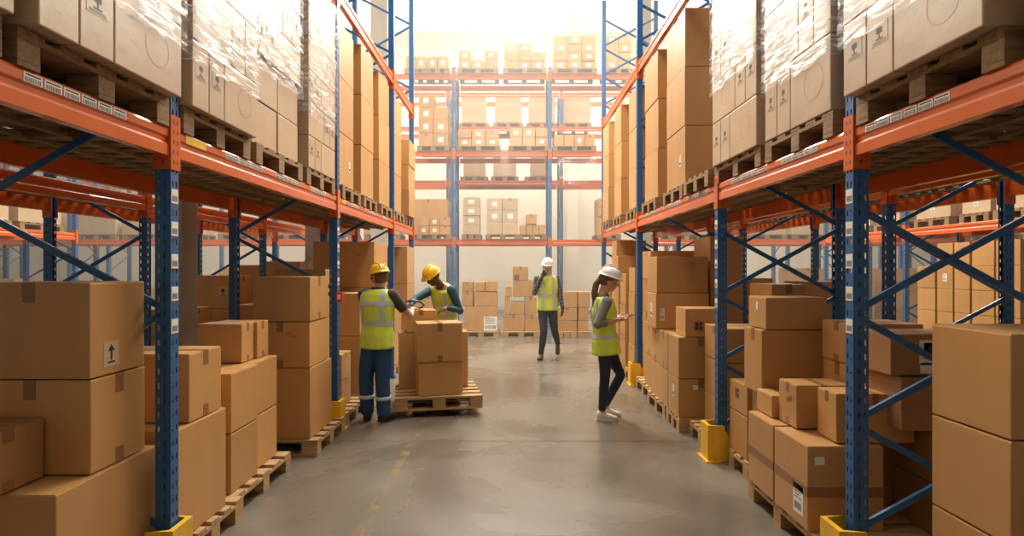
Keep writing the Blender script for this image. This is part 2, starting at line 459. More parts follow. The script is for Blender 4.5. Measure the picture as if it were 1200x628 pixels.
BZ = 2.232          # underside of first beams
TOP1 = BZ + .145    # top of first beams
UZ = 4.40
LY = [.22, 2.985, 5.80, 8.545, 10.25]
RY = [.22, 2.985, 4.93, 8.08, 11.22]
labL = {(0, 0): [(2.06, 2.62, 6)], (0, 1): [(3.52, 4.04, 6), (4.25, 4.75, 6), (5.02, 5.42, 6)], (0, 2): [(6.2, 6.6, 6), (7.0, 7.4, 6), (7.8, 8.15, 6)]}
labR = {(0, 0): [(2.30, 2.86, 6)], (0, 1): [(3.3, 3.75, 6), (4.0, 4.6, 6)], (0, 2): [(5.15, 5.7, 6), (6.0, 6.6, 6), (6.9, 7.5, 6)], (0, 3): [(8.5, 8.9, 5), (9.3, 9.8, 5), (10.2, 10.7, 5)]}
rl = rack_row('pallet_rack', 'blue and orange pallet rack behind the man in blue trousers, zigzag braced', -1, 1.77, 1.1, LY, 6.9, [BZ, UZ], 'zigzag2', lab=labL, plabels=(1, 2))
rr = rack_row('pallet_rack', 'blue and orange pallet rack beside the woman with the phone, cross braced', 1, 1.77, 1.1, RY, 6.9, [BZ, UZ], 'x', lab=labR, plabels=(1, 2))
rack_row('pallet_rack', 'second rack row back to back with the rack of the man in blue trousers', -1, 3.70, 1.05, [2.985, 5.80, 8.545, 11.3], 4.2, [BZ], 'zigzag', decks=True)
rack_row('pallet_rack', 'second rack row back to back with the rack beside the woman', 1, 3.24, 1.1, [1.9, 4.95, 8.08, 11.22], 4.2, [BZ+.04], 'zigzag', decks=True)
rack_row('pallet_rack', 'pallet rack across the next aisle, behind the hazard striped post', -1, 9.1, 1.1, [3.6, 6.35, 9.1, 11.9], 4.2, [BZ], 'zigzag', decks=False)
rack_row('pallet_rack', 'pallet rack across the next aisle, full of cartons on the woman\'s side', 1, 7.3, 1.1, [5.2, 7.9, 10.6, 13.3], 4.2, [BZ], 'zigzag', decks=False)
# yellow bay-load sticker on the men's rack beam
bm = bmesh.new(); box(bm, -1.7725, -1.7715, 3.09, 3.3, BZ+.095, BZ+.14); box(bm, -1.7729, -1.7724, 3.11, 3.28, BZ+.108, BZ+.128, mi=1)
obj('load_sticker', bm, ['yellow', 'ink'], rl)
bm = bmesh.new(); box(bm, -1.7725, -1.7715, 5.93, 6.06, BZ+.095, BZ+.14); box(bm, -1.7729, -1.7724, 5.95, 6.04, BZ+.108, BZ+.128, mi=1)
obj('load_sticker', bm, ['yellow', 'ink'], rl)

# transverse racks at the end of the hall
def cross_rack(label, yf, depth, xs, h, levels, rear_only=False):
    r = empty('pallet_rack', (0, 0, 0)); tag(r, label, 'pallet rack')
    for x in xs:
        for y, rot in ((yf, math.pi/2), (yf+depth, -math.pi/2)):
            p = link('upright_post', get_post(h), r, (x, y, .008)); p.rotation_euler.z = rot; p.scale = (1.2, 1.5, 1)
            link('foot_plate', FOOT, p, (0, 0, -.008))
            for z in levels: link('beam_connector', CONN, p, (0, 0, z-.078))
        zs = [.3+.6*k for k in range(13)]
        for k in range(len(zs)-1):
            if zs[k+1] > h: break
            a, b = (yf+.05, yf+depth-.05); 
            if k % 2: a, b = b, a
            bm = bmesh.new(); tube(bm, [(x, a, zs[k]), (x, b, zs[k+1])], .018, 6, False); obj('brace', bm, 'blue', r)
    for z in levels:
        for a, b in zip(xs, xs[1:]):
            for y, s in ((yf+.004, 1), (yf+depth-.004, -1)):
                bm = bmesh.new(); prof = [(0, 0), (0, .055), (.009, .068), (.009, .088), (0, .1), (0, .145), (.05, .145), (.05, 0)]
                extrude_poly(bm, [(y+s*p, z+q) for p, q in prof], 'x', a+.08, b-.08)
                obj('beam', recalc(bm), 'orange', r)
    return r
FX = [-1.63+2.69*k for k in range(-5, 7)]
CR1 = 15.9
cross_rack('tall blue and orange rack standing across the end of the aisle', CR1, 1.1, FX, 7.25, [2.30, 4.77, 6.93])
GX = [-2.06+3.65*k for k in range(-4, 5)]
cross_rack('pale hazy rack standing behind the tall end rack', 18.3, 1.1, GX, 7.5, [4.32, 6.05, 7.15])

# yellow guards
def guard(x, y, side, label):
    bm = bmesh.new()
    a = x - (.105 if side > 0 else .045)*side   # aisle face of the guard
    pts = [(a, y-.09), (a+side*.10, y-.10), (a+side*.135, y-.10), (a+side*.14, y-.10), (a+side*.03, y-.075), (a+side*.03, y+.075), (a+side*.14, y+.10), (a+side*.135, y+.10), (a+side*.10, y+.10), (a, y+.09)]
    extrude_poly(bm, pts, 'z', .012, .31)
    recalc(bm)
    o = obj('post_guard', bm, 'yellow'); tag(o, label, 'post guard', 'yellow steel guards at the rack feet')
    bm = bmesh.new(); box(bm, a-side*.02, a+side*.10, y-.12, y+.12, 0, .012); 
    for yy in (-.095, .095): bmesh.ops.create_cone(bm, cap_ends=True, segments=8, radius1=.013, radius2=.013, depth=.02, matrix=Matrix.Translation((a+side*.05, y+yy, .022)))
    obj('base_plate', bm, 'yellow', o)
    bm = bmesh.new(); extrude_poly(bm, [(a+side*.14, .012), (a+side*.30, .012), (a+side*.14, .28)], 'y', y-.098, y-.09)
    obj('gusset', recalc(bm), 'yellow', o)
guard(-1.77, 2.985, -1, 'yellow post guard at the foot of the big blue post beside the huge carton')
guard(-1.77, 5.80, -1, 'yellow post guard beside the boots of the man in blue trousers')
guard(1.77, 2.985, 1, 'yellow post guard at the foot of the blue post before the labelled cartons')
guard(1.77, 4.93, 1, 'yellow post guard with a triangular gusset, next to the empty pallet end')
guard(1.77, 8.08, 1, 'yellow post guard standing just behind the woman')
guard(1.77, 11.22, 1, 'yellow post guard at the far end of the rack beside the woman')
bm = bmesh.new(); box(bm, -1.765, -1.70, 5.70, 5.77, 1.31, 1.41, bev=.006)
o = obj('fire_call_point', bm, 'red'); tag(o, 'small red box fixed on the blue post by the man in blue trousers', 'call point')
bm = bmesh.new(); box(bm, -1.75, -1.715, 5.6985, 5.6995, 1.335, 1.385); obj('button', bm, 'paper', o)

# ------------------------------------------------------------------ pallets
def pallet_meshes(w, d, wm='wood'):
    """w along x, d along y; returns dict of meshes with origin at floor centre"""
    out = {}
    def fin(n, bm, m=wm):
        me = bpy.data.meshes.new(n); bm.to_mesh(me); bm.free(); me.materials.append(M[m]); out[n] = me
    bm = bmesh.new()
    n = 5; bw = d*.135; gap = (d - n*bw)/(n-1)
    for k in range(n): box(bm, -w/2, w/2, -d/2+k*(bw+gap), -d/2+k*(bw+gap)+bw, .122, .144, bev=.002)
    for x in (-w/2, -.07, w/2-.14): box(bm, x, x+.14, -d/2, d/2, .1, .1215)
    fin('deck', bm)
    bm = bmesh.new(); box(bm, -.07, .07, -.05, .05, .022, .0995, bev=.003); fin('block', bm)
    bm = bmesh.new(); box(bm, -w/2, w/2, -.05, .05, 0, .0215, bev=.002); fin('skid', bm)
    return out
PM = {}
def pallet(x, y, z, w, d, label, rz=0, simple=False, group=None, ladder=False):
    key = (round(w, 2), round(d, 2), 'wood_dark' if z > 1 else 'wood')  # shelf pallets get darker wood, shade under the loads put into colour
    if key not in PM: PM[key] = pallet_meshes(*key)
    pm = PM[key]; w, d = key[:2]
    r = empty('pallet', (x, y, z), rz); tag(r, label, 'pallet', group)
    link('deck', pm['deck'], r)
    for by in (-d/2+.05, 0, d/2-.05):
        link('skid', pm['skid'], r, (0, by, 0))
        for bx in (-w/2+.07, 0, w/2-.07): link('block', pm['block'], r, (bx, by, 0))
    return r

# ------------------------------------------------------------------ cartons
ROWN = ['bottom', 'second', 'third', 'fourth', 'fifth', 'sixth', 'seventh']
CARTONS = []
def carton(x0, x1, y0, y1, z0, z1, label, m='kraft', tapes='A', sheets=(), rz=0, group=None, bev=.006, seam=None):
    if x1 < x0: x0, x1 = x1, x0
    w, d, h = x1-x0, y1-y0, z1-z0-.003
    side = -1 if (x0+x1) < 0 else 1
    bm = bmesh.new()
    box(bm, -w/2, w/2, -d/2, d/2, 0, h-.003, bev=bev)
    # top flaps meeting in a slit: seam along y (tape shows on the front face) or along x
    sa = seam or ('y' if 'F' in tapes else 'x')
    e = .004
    if sa == 'y':
        box(bm, -w/2+e, -.002, -d/2+e, d/2-e, h-.0035, h-.0008); box(bm, .002, w/2-e, -d/2+e, d/2-e, h-.0035, h-.0008)
    else:
        box(bm, -w/2+e, w/2-e, -d/2+e, -.002, h-.0035, h-.0008); box(bm, -w/2+e, w/2-e, .002, d/2-e, h-.0035, h-.0008)
    o = obj('carton', bm, m, None, ((x0+x1)/2, (y0+y1)/2, z0)); o.rotation_euler.z = rz
    tag(o, label, 'carton', group); CARTONS.append(o)
    t = .0012
    ax = -side*w/2   # local x of the aisle face
    tw = min(.028, d*.09, w*.09)
    if tapes:
        bm = bmesh.new(); L1 = min(.09, h*.22); low = []
        if 'F' in tapes:
            box(bm, -tw, tw, -d/2-t, d/2+t, h-.0008, h+.0004)
            box(bm, -tw, tw, -d/2-t, -d/2-.0001, h-L1, h+.0004)
            box(bm, -tw, tw, d/2+.0001, d/2+t, h-L1, h+.0004)
            if 'f' in tapes: low.append((-tw, tw, -d/2-t, -d/2-.0001, .001, L1*.8))
        if 'A' in tapes:
            if 'F' not in tapes: box(bm, -w/2-t, w/2+t, -tw, tw, h-.0008, h+.0004)
            for sx in (-1, 1): box(bm, sx*(w/2+.0001), sx*(w/2+t), -tw, tw, h-L1, h+.0004)
            if 'a' in tapes: low.append((ax-side*.0001, ax-side*t, -tw, tw, .001, L1*.8))
        if 'B' in tapes:    # band round the middle
            box(bm, -w/2-t, w/2+t, -d/2-t, -d/2-.0001, h*.40, h*.52)
            for sx in (-1, 1): box(bm, sx*(w/2+.0001), sx*(w/2+t), -d/2-t, d/2+t, h*.40, h*.52)
        if bm.verts: obj('tape', bm, 'tape', o)
        else: bm.free(); low.append((ax-side*.0001, ax-side*t, -tw, tw, .001, L1*.8))
        for q in low[:2]:
            b2 = bmesh.new(); box(b2, *q); obj('tape', b2, 'tape', o)
    for sh in sheets: sheet(o, w, d, h, side, *sh)
    return o

def sheet(o, w, d, h, side, face, kind, u, v, sw, sh, rot=0):
    """paper or print on a face. face 'A' aisle side, 'F' towards -y. u,v in 0..1 as seen from the aisle (u from left to right)."""
    bm = bmesh.new(); mats = ['paper', 'ink']
    # build in local (u,v,n) then map
    pr = []
    def R(a, b, c, e, n0, n1, mi): pr.append((a, b, c, e, n0, n1, mi))
    hw, hh = sw/2, sh/2
    if kind in ('label', 'white', 'arrow', 'icon', 'dark'):
        R(-hw, hw, -hh, hh, .0003, .0012, 0)
    if kind == 'dark': mats = ['kraft_shade_dark', 'ink']; R(-hw*.7, -hw*.1, -hh*.7, hh*.7, .0012, .0016, 1); R(.1*hw, hw*.7, -hh*.7, -hh*.1, .0012, .0016, 1); R(.1*hw, hw*.7, hh*.2, hh*.7, .0012, .0016, 1)
    if kind == 'label':
        q = -hw*.8
        while q < hw*.7:
            t = random.choice((.04, .06, .1))*hw; R(q, q+t, -hh*.75, -hh*.25, .0012, .0016, 1); q += t+.07*hw
        for k in range(4): R(-hw*.8, hw*random.uniform(.2, .8), hh*(.05+.2*k), hh*(.11+.2*k), .0012, .0016, 1)
        R(-hw*.8, -hw*.2, hh*.82, hh*.9, .0012, .0016, 1)
    if kind == 'arrow':
        mats = ['kraft_glare_pale', 'ink']
        R(-hw*.12, hw*.12, -hh*.5, hh*.3, .0012, .0016, 1); R(-hw*.5, hw*.5, -hh*.75, -hh*.6, .0012, .0016, 1)
    if kind == 'icon':
        mats = ['kraft_glare_pale', 'ink']
        R(-hw*.35, hw*.35, 0, hh*.55, .0012, .0016, 1); R(-hw*.08, hw*.08, -hh*.4, 0, .0012, .0016, 1); R(-hw*.4, hw*.4, -hh*.55, -hh*.42, .0012, .0016, 1)
        for k in range(3): R(-hw*.8, hw*.8, -hh*(.68+.1*k), -hh*(.64+.1*k), .0012, .0016, 1)
    sx = -side*w/2
    def T(p):
        a, b, n = p
        ca, sa_ = math.cos(rot), math.sin(rot); a, b = a*ca-b*sa_, a*sa_+b*ca
        if face == 'F': return Vector((-w/2+u*w+a, -d/2-n, v*h+b))
        # aisle face: seen from the aisle; for side<0 (west) left is near (-y) ; for east left is far(+y)
        yy = (-d/2+u*d+a) if side < 0 else (d/2-u*d-a)
        return Vector((sx - side*n, yy, v*h+b))
    for a, b, c, e, n0, n1, mi in pr:
        vs = [bm.verts.new(T(p)) for p in ((a, c, n0), (b, c, n0), (b, e, n0), (a, e, n0), (a, c, n1), (b, c, n1), (b, e, n1), (a, e, n1))]
        for q in ((0,3,2,1),(4,5,6,7),(0,1,5,4),(1,2,6,5),(2,3,7,6),(3,0,4,7)): bm.faces.new([vs[i] for i in q]).material_index = mi
    if kind == 'arrow':
        vs = [bm.verts.new(T(p)) for p in ((-hw*.45, hh*.25, .0016), (hw*.45, hh*.25, .0016), (0, hh*.8, .0016))]; bm.faces.new(vs).material_index = 1
    if kind == 'ring':
        n = 28; ro = [bm.verts.new(T((hw*math.cos(6.2832*i/n), hw*math.sin(6.2832*i/n), .0008))) for i in range(n)]
        ri = [bm.verts.new(T((hw*.94*math.cos(6.2832*i/n), hw*.94*math.sin(6.2832*i/n), .0008))) for i in range(n)]
        for i in range(n): bm.faces.new((ro[i], ro[(i+1) % n], ri[(i+1) % n], ri[i]))
        mats = ['kraft']
    if kind == 'fragile':
        bm.free()
        cu = bpy.data.curves.new('stamp', 'FONT'); cu.body = 'FRAGILE'; cu.size = sh*1.3; cu.align_x = 'CENTER'; cu.align_y = 'CENTER'; cu.extrude = .0004
        cu.materials.append(M['red_ink'])
        tmp = bpy.data.objects.new('stamp_text', cu); C.objects.link(tmp); bpy.context.view_layer.update()
        me = bpy.data.meshes.new_from_object(tmp.evaluated_get(bpy.context.evaluated_depsgraph_get())); bpy.data.objects.remove(tmp)
        s = bpy.data.objects.new('stamp', me); C.objects.link(s); s.parent = o
        s.location = T((0, 0, .0008))
        ez = math.pi/2*(side < 0) - math.pi/2*(side > 0) if face == 'A' else 0
        s.rotation_euler = (Matrix.Rotation(ez, 3, 'Z') @ Matrix.Rotation(math.pi/2, 3, 'X') @ Matrix.Rotation(rot, 3, 'Z')).to_euler()
        s.scale.x = sw/(sh*1.3*4.1)
        # thin frame round the stamp
        bm = bmesh.new()
        for (a, b, c, e) in ((-hw*1.1, hw*1.1, hh*1.15, hh*1.3), (-hw*1.1, hw*1.1, -hh*1.3, -hh*1.15)):
            bm.faces.new([bm.verts.new(T(p)) for p in ((a, c, .0008), (b, c, .0008), (b, e, .0008), (a, e, .0008))])
        obj('stamp_border', bm, 'red_ink', o); return
    nm = {'label': 'shipping_label', 'white': 'blank_label', 'arrow': 'arrow_mark', 'icon': 'printed_mark', 'ring': 'printed_ring', 'dark': 'printed_mark'}[kind]
    obj(nm, recalc(bm), mats, o)

def stack(place, x0, x1, y0, y1, zs, m='kraft', tapes='A', sheets=None, what='brown carton', pal=None, group=None, kinds=None):
    """plain single stack; zs are the layer boundaries"""
    n = len(zs)-1
    for i in range(n):
        nm = 'topmost' if i == n-1 else ROWN[i]
        if n == 1: lab = '%s %s' % (what, place)
        else: lab = '%s %s, %s of its stack' % (what, place, nm) if i in (0, n-1) else '%s %s, %s from the bottom' % (what, place, nm)
        dx = random.uniform(0, .012)*(1 if x0 > 0 else -1)
        carton(x0+dx, x1+dx, y0+.004, y1-.004, zs[i]+.001, zs[i+1], lab, m, tapes, (sheets or {}).get(i, ()), group=group)

def wrapped(place, side, y0, y1, xa, depth, z0, lh, nl, flip=False, film_from=1, ring_on=True):
    """pallet load of cartons paled for glare, two slim + one wide per layer, in stretch film"""
    tot = y1-y0
    for i in range(nl):
        ws = [.22, .22, .56]
        if (i % 2 == 1) != flip: ws = ws[::-1]
        if side > 0: ws = ws[::-1]
        y = y0
        for j, wf in enumerate(ws):
            w = wf*tot; ya, yb = y+.003, y+w-.003; y += w
            pos = ['nearer the camera', 'middle', 'deeper in'][j]
            kind = 'slim' if wf < .4 else 'wide'
            nm = ROWN[i] if i < nl-1 else 'top'
            sh = ()
            if wf < .4: sh = [('A', 'icon', .5, .58, w*.62, lh*.28)]
            elif ring_on: sh = [('A', 'ring', .6, .5, lh*.5, lh*.5)]
            slot = {'slim': {0: 'first', 1: 'second', 2: 'last'}[j], 'wide': {0: 'first', 1: 'middle', 2: 'last'}[j]}[kind]
            carton(side*xa, side*(xa+depth), ya, yb, z0+i*lh+.001, z0+(i+1)*lh, 'glare-pale %s carton, %s in the %s layer %s' % (kind, slot, nm, place), 'kraft_glare_pale', '', sh, group='film wrapped pale cartons')
    # film: rippled skin round the load
    bm = bmesh.new(); zb = z0+film_from*lh-.12; zt = z0+nl*lh+.02
    xo0, xo1 = sorted((side*(xa-.018), side*(xa+depth+.02)))
    per = []; N = 14
    cs = [(xo0, y0-.014), (xo1, y0-.014), (xo1, y1+.014), (xo0, y1+.014)]
    for a, b in zip(cs, cs[1:]+cs[:1]):
        for k in range(N): per.append((a[0]+(b[0]-a[0])*k/N, a[1]+(b[1]-a[1])*k/N))
    rows = []
    K = 16; cxm, cym = (xo0+xo1)/2, (y0+y1)/2
    for r in range(K+1):
        z = zb+(zt-zb)*r/K
        rows.append([bm.verts.new((p[0]+math.copysign(random.uniform(-.003, .006), p[0]-cxm), p[1]+math.copysign(random.uniform(-.002, .003), p[1]-cym), z+(0 if 0 < r < K else random.uniform(-.015, .015)))) for p in per])
    for a, b in zip(rows, rows[1:]):
        for i in range(len(per)): bm.faces.new((a[i], a[(i+1) % len(per)], b[(i+1) % len(per)], b[i]))
    o = obj('stretch_film', bm, 'film', smooth=True); tag(o, 'clear crinkled stretch film round the pale cartons %s' % place, 'plastic film')

PH = .144
UB = TOP1 + PH + .003
def shelf_pallet(side, y0, y1, place, xa=1.765):
    pallet(side*(xa+.6), (y0+y1)/2, TOP1+.001, 1.2, y1-y0, place)

# ---- upper shelf, men's rack (west)
W = -1
MR = 'above the men\'s rack'
shelf_pallet(W, 1.15, 1.97, 'shelf pallet over the huge carton stack, at the picture edge')
wrapped('on the shelf\'s outermost pallet, men\'s side', W, 1.17, 1.97, 1.72, 1.05, UB, .367, 5)
shelf_pallet(W, 2.03, 2.93, 'shelf pallet before the first blue post, over the huge carton')
wrapped('before the first post, men\'s side', W, 2.04, 2.93, 1.70, 1.05, UB, .367, 5)
shelf_pallet(W, 3.06, 3.84, 'shelf pallet just past the first blue post, beside the yellow sticker')
wrapped('above the beam\'s yellow sticker', W, 3.06, 3.84, 1.72, 1.05, UB, .367, 5)
shelf_pallet(W, 3.93, 4.80, 'shelf pallet of light wood, second past the first blue post')
P = 'on the light wood shelf pallet'
stack(P+', first column', -1.80, -2.8, 3.95, 4.37, [UB, UB+.32, UB+.64], 'kraft_glare_pale', '', what='glare-pale square carton')
stack(P+', second column', -1.80, -2.8, 4.38, 4.79, [UB, UB+.32, UB+.64], 'kraft_glare_pale', '', what='glare-pale square carton')
wrapped('above the pale square cartons', W, 3.95, 4.79, 1.78, 1.0, UB+.645, .295, 4, film_from=0, ring_on=False)
shelf_pallet(W, 4.90, 5.68, 'shelf pallet just before the second blue post')
wrapped('before the post with the red box', W, 4.92, 5.66, 1.76, 1.05, UB, .285, 6, ring_on=False, film_from=2)
TW = 'tall pale-lit brown carton'
SH = 'on the men\'s shelf'
def tall(side, y0, y1, xa, zt, place, n=3, sheet_on=False, depth=1.05):
    zs = [UB + (zt-UB)*k/n for k in range(n+1)]
    stack(place, side*xa, side*(xa+depth), y0, y1, zs, 'kraft', '', what='tall plain carton', sheets={0: [('A', 'label', .75, .45, .06, .12)]} if sheet_on else None)
    pallet(side*(1.765+.6), (y0+y1)/2, TOP1+.001, 1.2, y1-y0+.05, 'shelf pallet under the tall plain cartons '+place)
tall(W, 5.96, 6.62, 1.84, 4.30, 'just past the second post on the men\'s shelf', sheet_on=True)
tall(W, 6.82, 7.42, 1.80, 4.34, 'in mid bay above the two men')
tall(W, 7.72, 8.38, 1.80, 4.33, 'before the third post above the two men')
tall(W, 8.72, 9.3, 1.80, 4.30, 'just past the third post on the men\'s shelf')
tall(W, 9.52, 10.12, 1.72, 2.81+1.4*.0+1.0, 'at the far end of the men\'s shelf')
# ---- upper shelf, woman's rack (east)
E = 1
shelf_pallet(E, 1.05, 1.93, 'dark shelf pallet over the two big plain cartons')
wrapped('over the two big plain cartons', E, 1.07, 1.93, 1.74, 1.05, UB, .40, 4)
shelf_pallet(E, 2.04, 2.92, 'shelf pallet before the first post on the woman\'s side')
wrapped('before the first post, woman\'s side', E, 2.05, 2.92, 1.70, 1.05, UB, .367, 5)
shelf_pallet(E, 3.13, 3.97, 'shelf pallet just past the first post on the woman\'s side')
wrapped('past the first post, woman\'s side', E, 3.14, 3.96, 1.76, 1.05, UB, .43, 4, film_from=1)
shelf_pallet(E, 4.04, 4.96, 'shelf pallet over the second post on the woman\'s side')
wrapped('over the second post, woman\'s side', E, 4.05, 4.94, 1.74, 1.05, UB, .367, 5, film_from=2)
pallet(2.33, 5.38, TOP1+.001, 1.2, .72, 'empty shelf pallet before the tallest brown cartons')
tall(E, 5.93, 6.63, 1.80, 4.37, 'tallest of the woman\'s shelf, by the wrapped loads', sheet_on=True)
tall(E, 7.03, 7.72, 1.80, 4.36, 'above the stacks behind the woman')
tall(E, 8.2, 8.78, 1.80, 4.3, 'just past the third post on the woman\'s shelf')
tall(E, 9.3, 9.92, 1.78, 4.33, 'next to last on the woman\'s shelf')
tall(E, 10.4, 11.05, 1.76, 4.34, 'at the far end of the woman\'s shelf')

# ---- floor stock, west side
carton(-1.885, -2.60, 2.35, 3.02, .146, .715, 'huge brown carton on the floor pallet under the carton with the arrow', tapes='F')
carton(-1.90, -2.45, 2.565, 2.945, .717, 1.147, 'big brown carton between the huge carton and the one with the arrow', tapes='FAa')
carton(-1.90, -2.45, 2.56, 2.94, 1.149, 1.587, 'big brown carton with a black arrow mark, topmost of its stack', tapes='F', sheets=[('A', 'arrow', .36, .22, .10, .115), ])
bm = bmesh.new(); box(bm, -1.8988, -1.8998, 2.72, 2.75, 1.155, 1.26); 
carton(-2.095, -2.56, 2.19, 2.545, .719, .985, 'smaller shadowed carton on the huge carton, at the picture edge', 'kraft_shade_dark', tapes='Aa')
bm.free()
pallet(-2.42, 2.68, 0, 1.2, .8, 'pallet under the huge carton and the arrow carton')
carton(-1.815, -2.45, 3.085, 3.61, .146, .772, 'large plain carton just past the first blue post, on a light pallet', tapes='')
carton(-1.825, -2.32, 3.215, 3.57, .774, 1.166, 'carton with brown tape on the large plain carton past the post', tapes='Aa')
pallet(-2.38, 3.42, 0, 1.2, .68, 'light pallet under the large plain carton past the post')
for i, (ya, yb) in enumerate(((3.775, 4.175), (4.18, 4.61))):
    t = ['nearer', 'farther'][i]
    carton(-1.865-.04*i, -2.4, ya, yb, .146, .548, 'medium brown carton, %s of the bottom pair in the two by two block' % t, tapes='')
    carton(-1.865-.04*i, -2.4, ya, yb, .55, .95, 'medium brown carton, %s of the upper pair in the two by two block' % t, tapes='')
carton(-1.99, -2.32, 4.19, 4.385, .952, 1.24, 'small slim carton on the block, nearer the first post', tapes='Aa')
carton(-1.97, -2.30, 4.40, 4.60, .952, 1.235, 'small slim carton on the block, beside its slim twin', tapes='Aa')
pallet(-2.42, 4.22, 0, 1.2, .92, 'pallet under the two by two block of cartons')
carton(-1.775, -2.30, 5.0, 5.6, .146, .772, 'big carton on the pallet corner, bottom of the stack of three', tapes='')
carton(-1.78, -2.30, 5.0, 5.5, .774, 1.177, 'big carton with a red stamp, middle of the stack of three', tapes='Ff', sheets=[('F', 'fragile', .70, .72, .09, .022, -.4)])
carton(-1.775, -2.28, 5.0, 5.5, 1.179, 1.575, 'big taped carton, topmost of the stack of three', tapes='Aa')
pallet(-2.30, 5.38, 0, 1.2, .82, 'pallet with an open corner under the stack of three')
stack('behind the stack of three', -1.95, -2.5, 5.95, 6.3, [.146, .65, 1.15, 1.64], what='plain carton')
stack('low beside the boots of the man in blue trousers', -1.82, -2.2, 6.1, 6.46, [.146, .44, .72], what='small carton', tapes='A')
pallet(-2.36, 6.28, 0, 1.3, .78, 'light pallet beside the man in blue trousers')
stack('behind the man in blue trousers', -1.80, -2.4, 6.75, 7.3, [.146, .84, 1.35], what='dark brown carton', tapes='F')
pallet(-2.36, 7.0, 0, 1.2, .56, 'pallet hidden behind the legs of the man in blue trousers')
stack('behind the yellow hat of the blue-trousered man', -1.80, -2.6, 7.46, 8.26, [.146, .78, 1.39, 2.0], what='tall brown carton', sheets={2: [('F', 'fragile', .72, .72, .09, .025, -.3)]}, tapes='')
pallet(-2.4, 7.86, 0, 1.2, .8, 'pallet before the third post, under tall brown cartons')
stack('between the last two posts of the men\'s rack', -1.74, -2.5, 9.45, 10.1, [.146, .77, 1.39, 2.01], what='tall brown carton', tapes='', sheets={2: [('F', 'fragile', .5, .72, .09, .025, -.3)]})
pallet(-2.3, 9.8, 0, 1.2, .7, 'pallet at the far end of the men\'s rack')
stack('past the third post near the bending man', -1.80, -2.5, 8.75, 9.3, [.146, .65, 1.1], what='brown carton')
pallet(-2.4, 9.03, 0, 1.2, .6, 'pallet past the third post near the bending man')
# back-to-back row stock, west
P = 'in the second row'
for args in ((-3.78, -4.5, 6.6, 7.15, [.146, .5, .85, 1.17], 'on the low stacks seen under the braces'),
             (-3.0, -3.62, 7.4, 8.0, [.002, .4, .8, 1.17], 'in the gap behind the stack of three'),
             (-3.78, -4.4, 7.75, 8.3, [.146, .62, 1.1, 1.55], 'with a printed mark, deep behind the block'),
             (-3.78, -4.3, 9.0, 9.6, [.146, .7, 1.25, 1.7], 'deep behind the slim cartons'),
             (-3.1, -3.6, 8.35, 8.9, [.002, .6, 1.2, 1.75], 'in the gap behind the tall stacks'),
             (-4.45, -4.75, 8.85, 9.5, [.146, .6, 1.05], 'at the outer side of the second row'),
             (-5.2, -5.9, 10.6, 11.2, [.002, .5, 1.0, 1.4], 'standing in the next aisle')):
    sh = {2: [('F', 'icon', .75, .5, .12, .14)]} if 'printed' in args[5] else None
    stack(args[5], *args[:5], what='distant carton', sheets=sh)
for (x, y, p) in ((-4.3, 6.88, 'under the low stacks seen under the braces'), (-4.25, 8.02, 'under the stacks deep behind the block'), (-4.25, 9.3, 'under the cartons deep behind the slim cartons')):
    pallet(x, y, 0, 1.2, .8, 'distant pallet '+p)

# ---- floor stock, east side
carton(1.90, 2.55, 2.165, 2.575, .146, .586, 'big plain carton at the picture edge, bottom of the stack of three', 'kraft', tapes='a')
carton(1.90, 2.55, 2.165, 2.575, .588, .992, 'big plain carton at the picture edge, middle of the stack of three', tapes='')
carton(1.90, 2.55, 2.165, 2.575, .994, 1.402, 'big plain carton at the picture edge, topmost of the stack of three', tapes='')
pallet(2.45, 2.37, 0, 1.2, .56, 'pallet under the big plain cartons at the picture edge')
carton(1.686, 2.12, 3.245, 3.655, .146, .635, 'large carton with a brown tape band and a shipping label', tapes='B', sheets=[('A', 'label', .74, .30, .115, .17), ('F', 'white', .16, .83, .055, .045)])
carton(1.686, 2.12, 3.675, 4.06, .146, .637, 'large carton with a tape band, behind the labelled one', tapes='B')
carton(1.787, 2.14, 3.575, 3.81, .639, .915, 'small carton with a red stamp on the banded cartons', tapes='AaF', sheets=[('A', 'fragile', .62, .62, .09, .028, .35)])
carton(1.875, 2.33, 3.29, 3.49, .637, .925, 'small taped carton on the banded carton, nearest the post', tapes='AF')
pallet(2.30, 3.65, 0, 1.2, .90, 'pallet under the cartons with tape bands')
carton(1.755, 2.0, 3.84, 4.08, .639, .79, 'little carton behind the small stamped one', tapes='F')
carton(1.83, 2.15, 4.43, 4.78, .146, .485, 'small carton on the low pallet before the second post, lower', tapes='')
carton(1.83, 2.15, 4.43, 4.78, .487, .73, 'small carton with a dark print before the second post, upper', tapes='F', sheets=[('A', 'dark', .45, .62, .09, .1)])
carton(1.86, 2.36, 4.10, 4.41, .146, .733, 'hidden carton under the tall carton before the second post', tapes='')
carton(1.80, 2.29, 4.10, 4.41, .735, 1.205, 'tall plain carton carrying the squat carton, before the second post', tapes='A')
carton(1.83, 2.27, 4.10, 4.40, 1.207, 1.44, 'squat carton with a white tag on top of the tall one', tapes='', sheets=[('A', 'white', .5, .7, .03, .06)])
pallet(2.42, 4.44, 0, 1.2, .66, 'pallet before the second post on the woman\'s side')
stack('behind the first post on the woman\'s side', 2.16, 2.62, 3.62, 3.97, [.146, .60, 1.03, 1.295], what='brown carton', tapes='Aa')
carton(2.13, 2.8, 3.20, 3.50, 1.045, 1.28, 'dark carton with printed marks behind the braces', 'kraft_shade_dark', tapes='', sheets=[('F', 'white', .33, .56, .12, .14), ('F', 'white', .33, .18, .11, .06), ('F', 'icon', .33, .60, .07, .09)])
carton(2.17, 2.8, 3.17, 3.55, .74, 1.043, 'battered dark carton under the one with printed marks', 'kraft_shade_dark', tapes='BF')
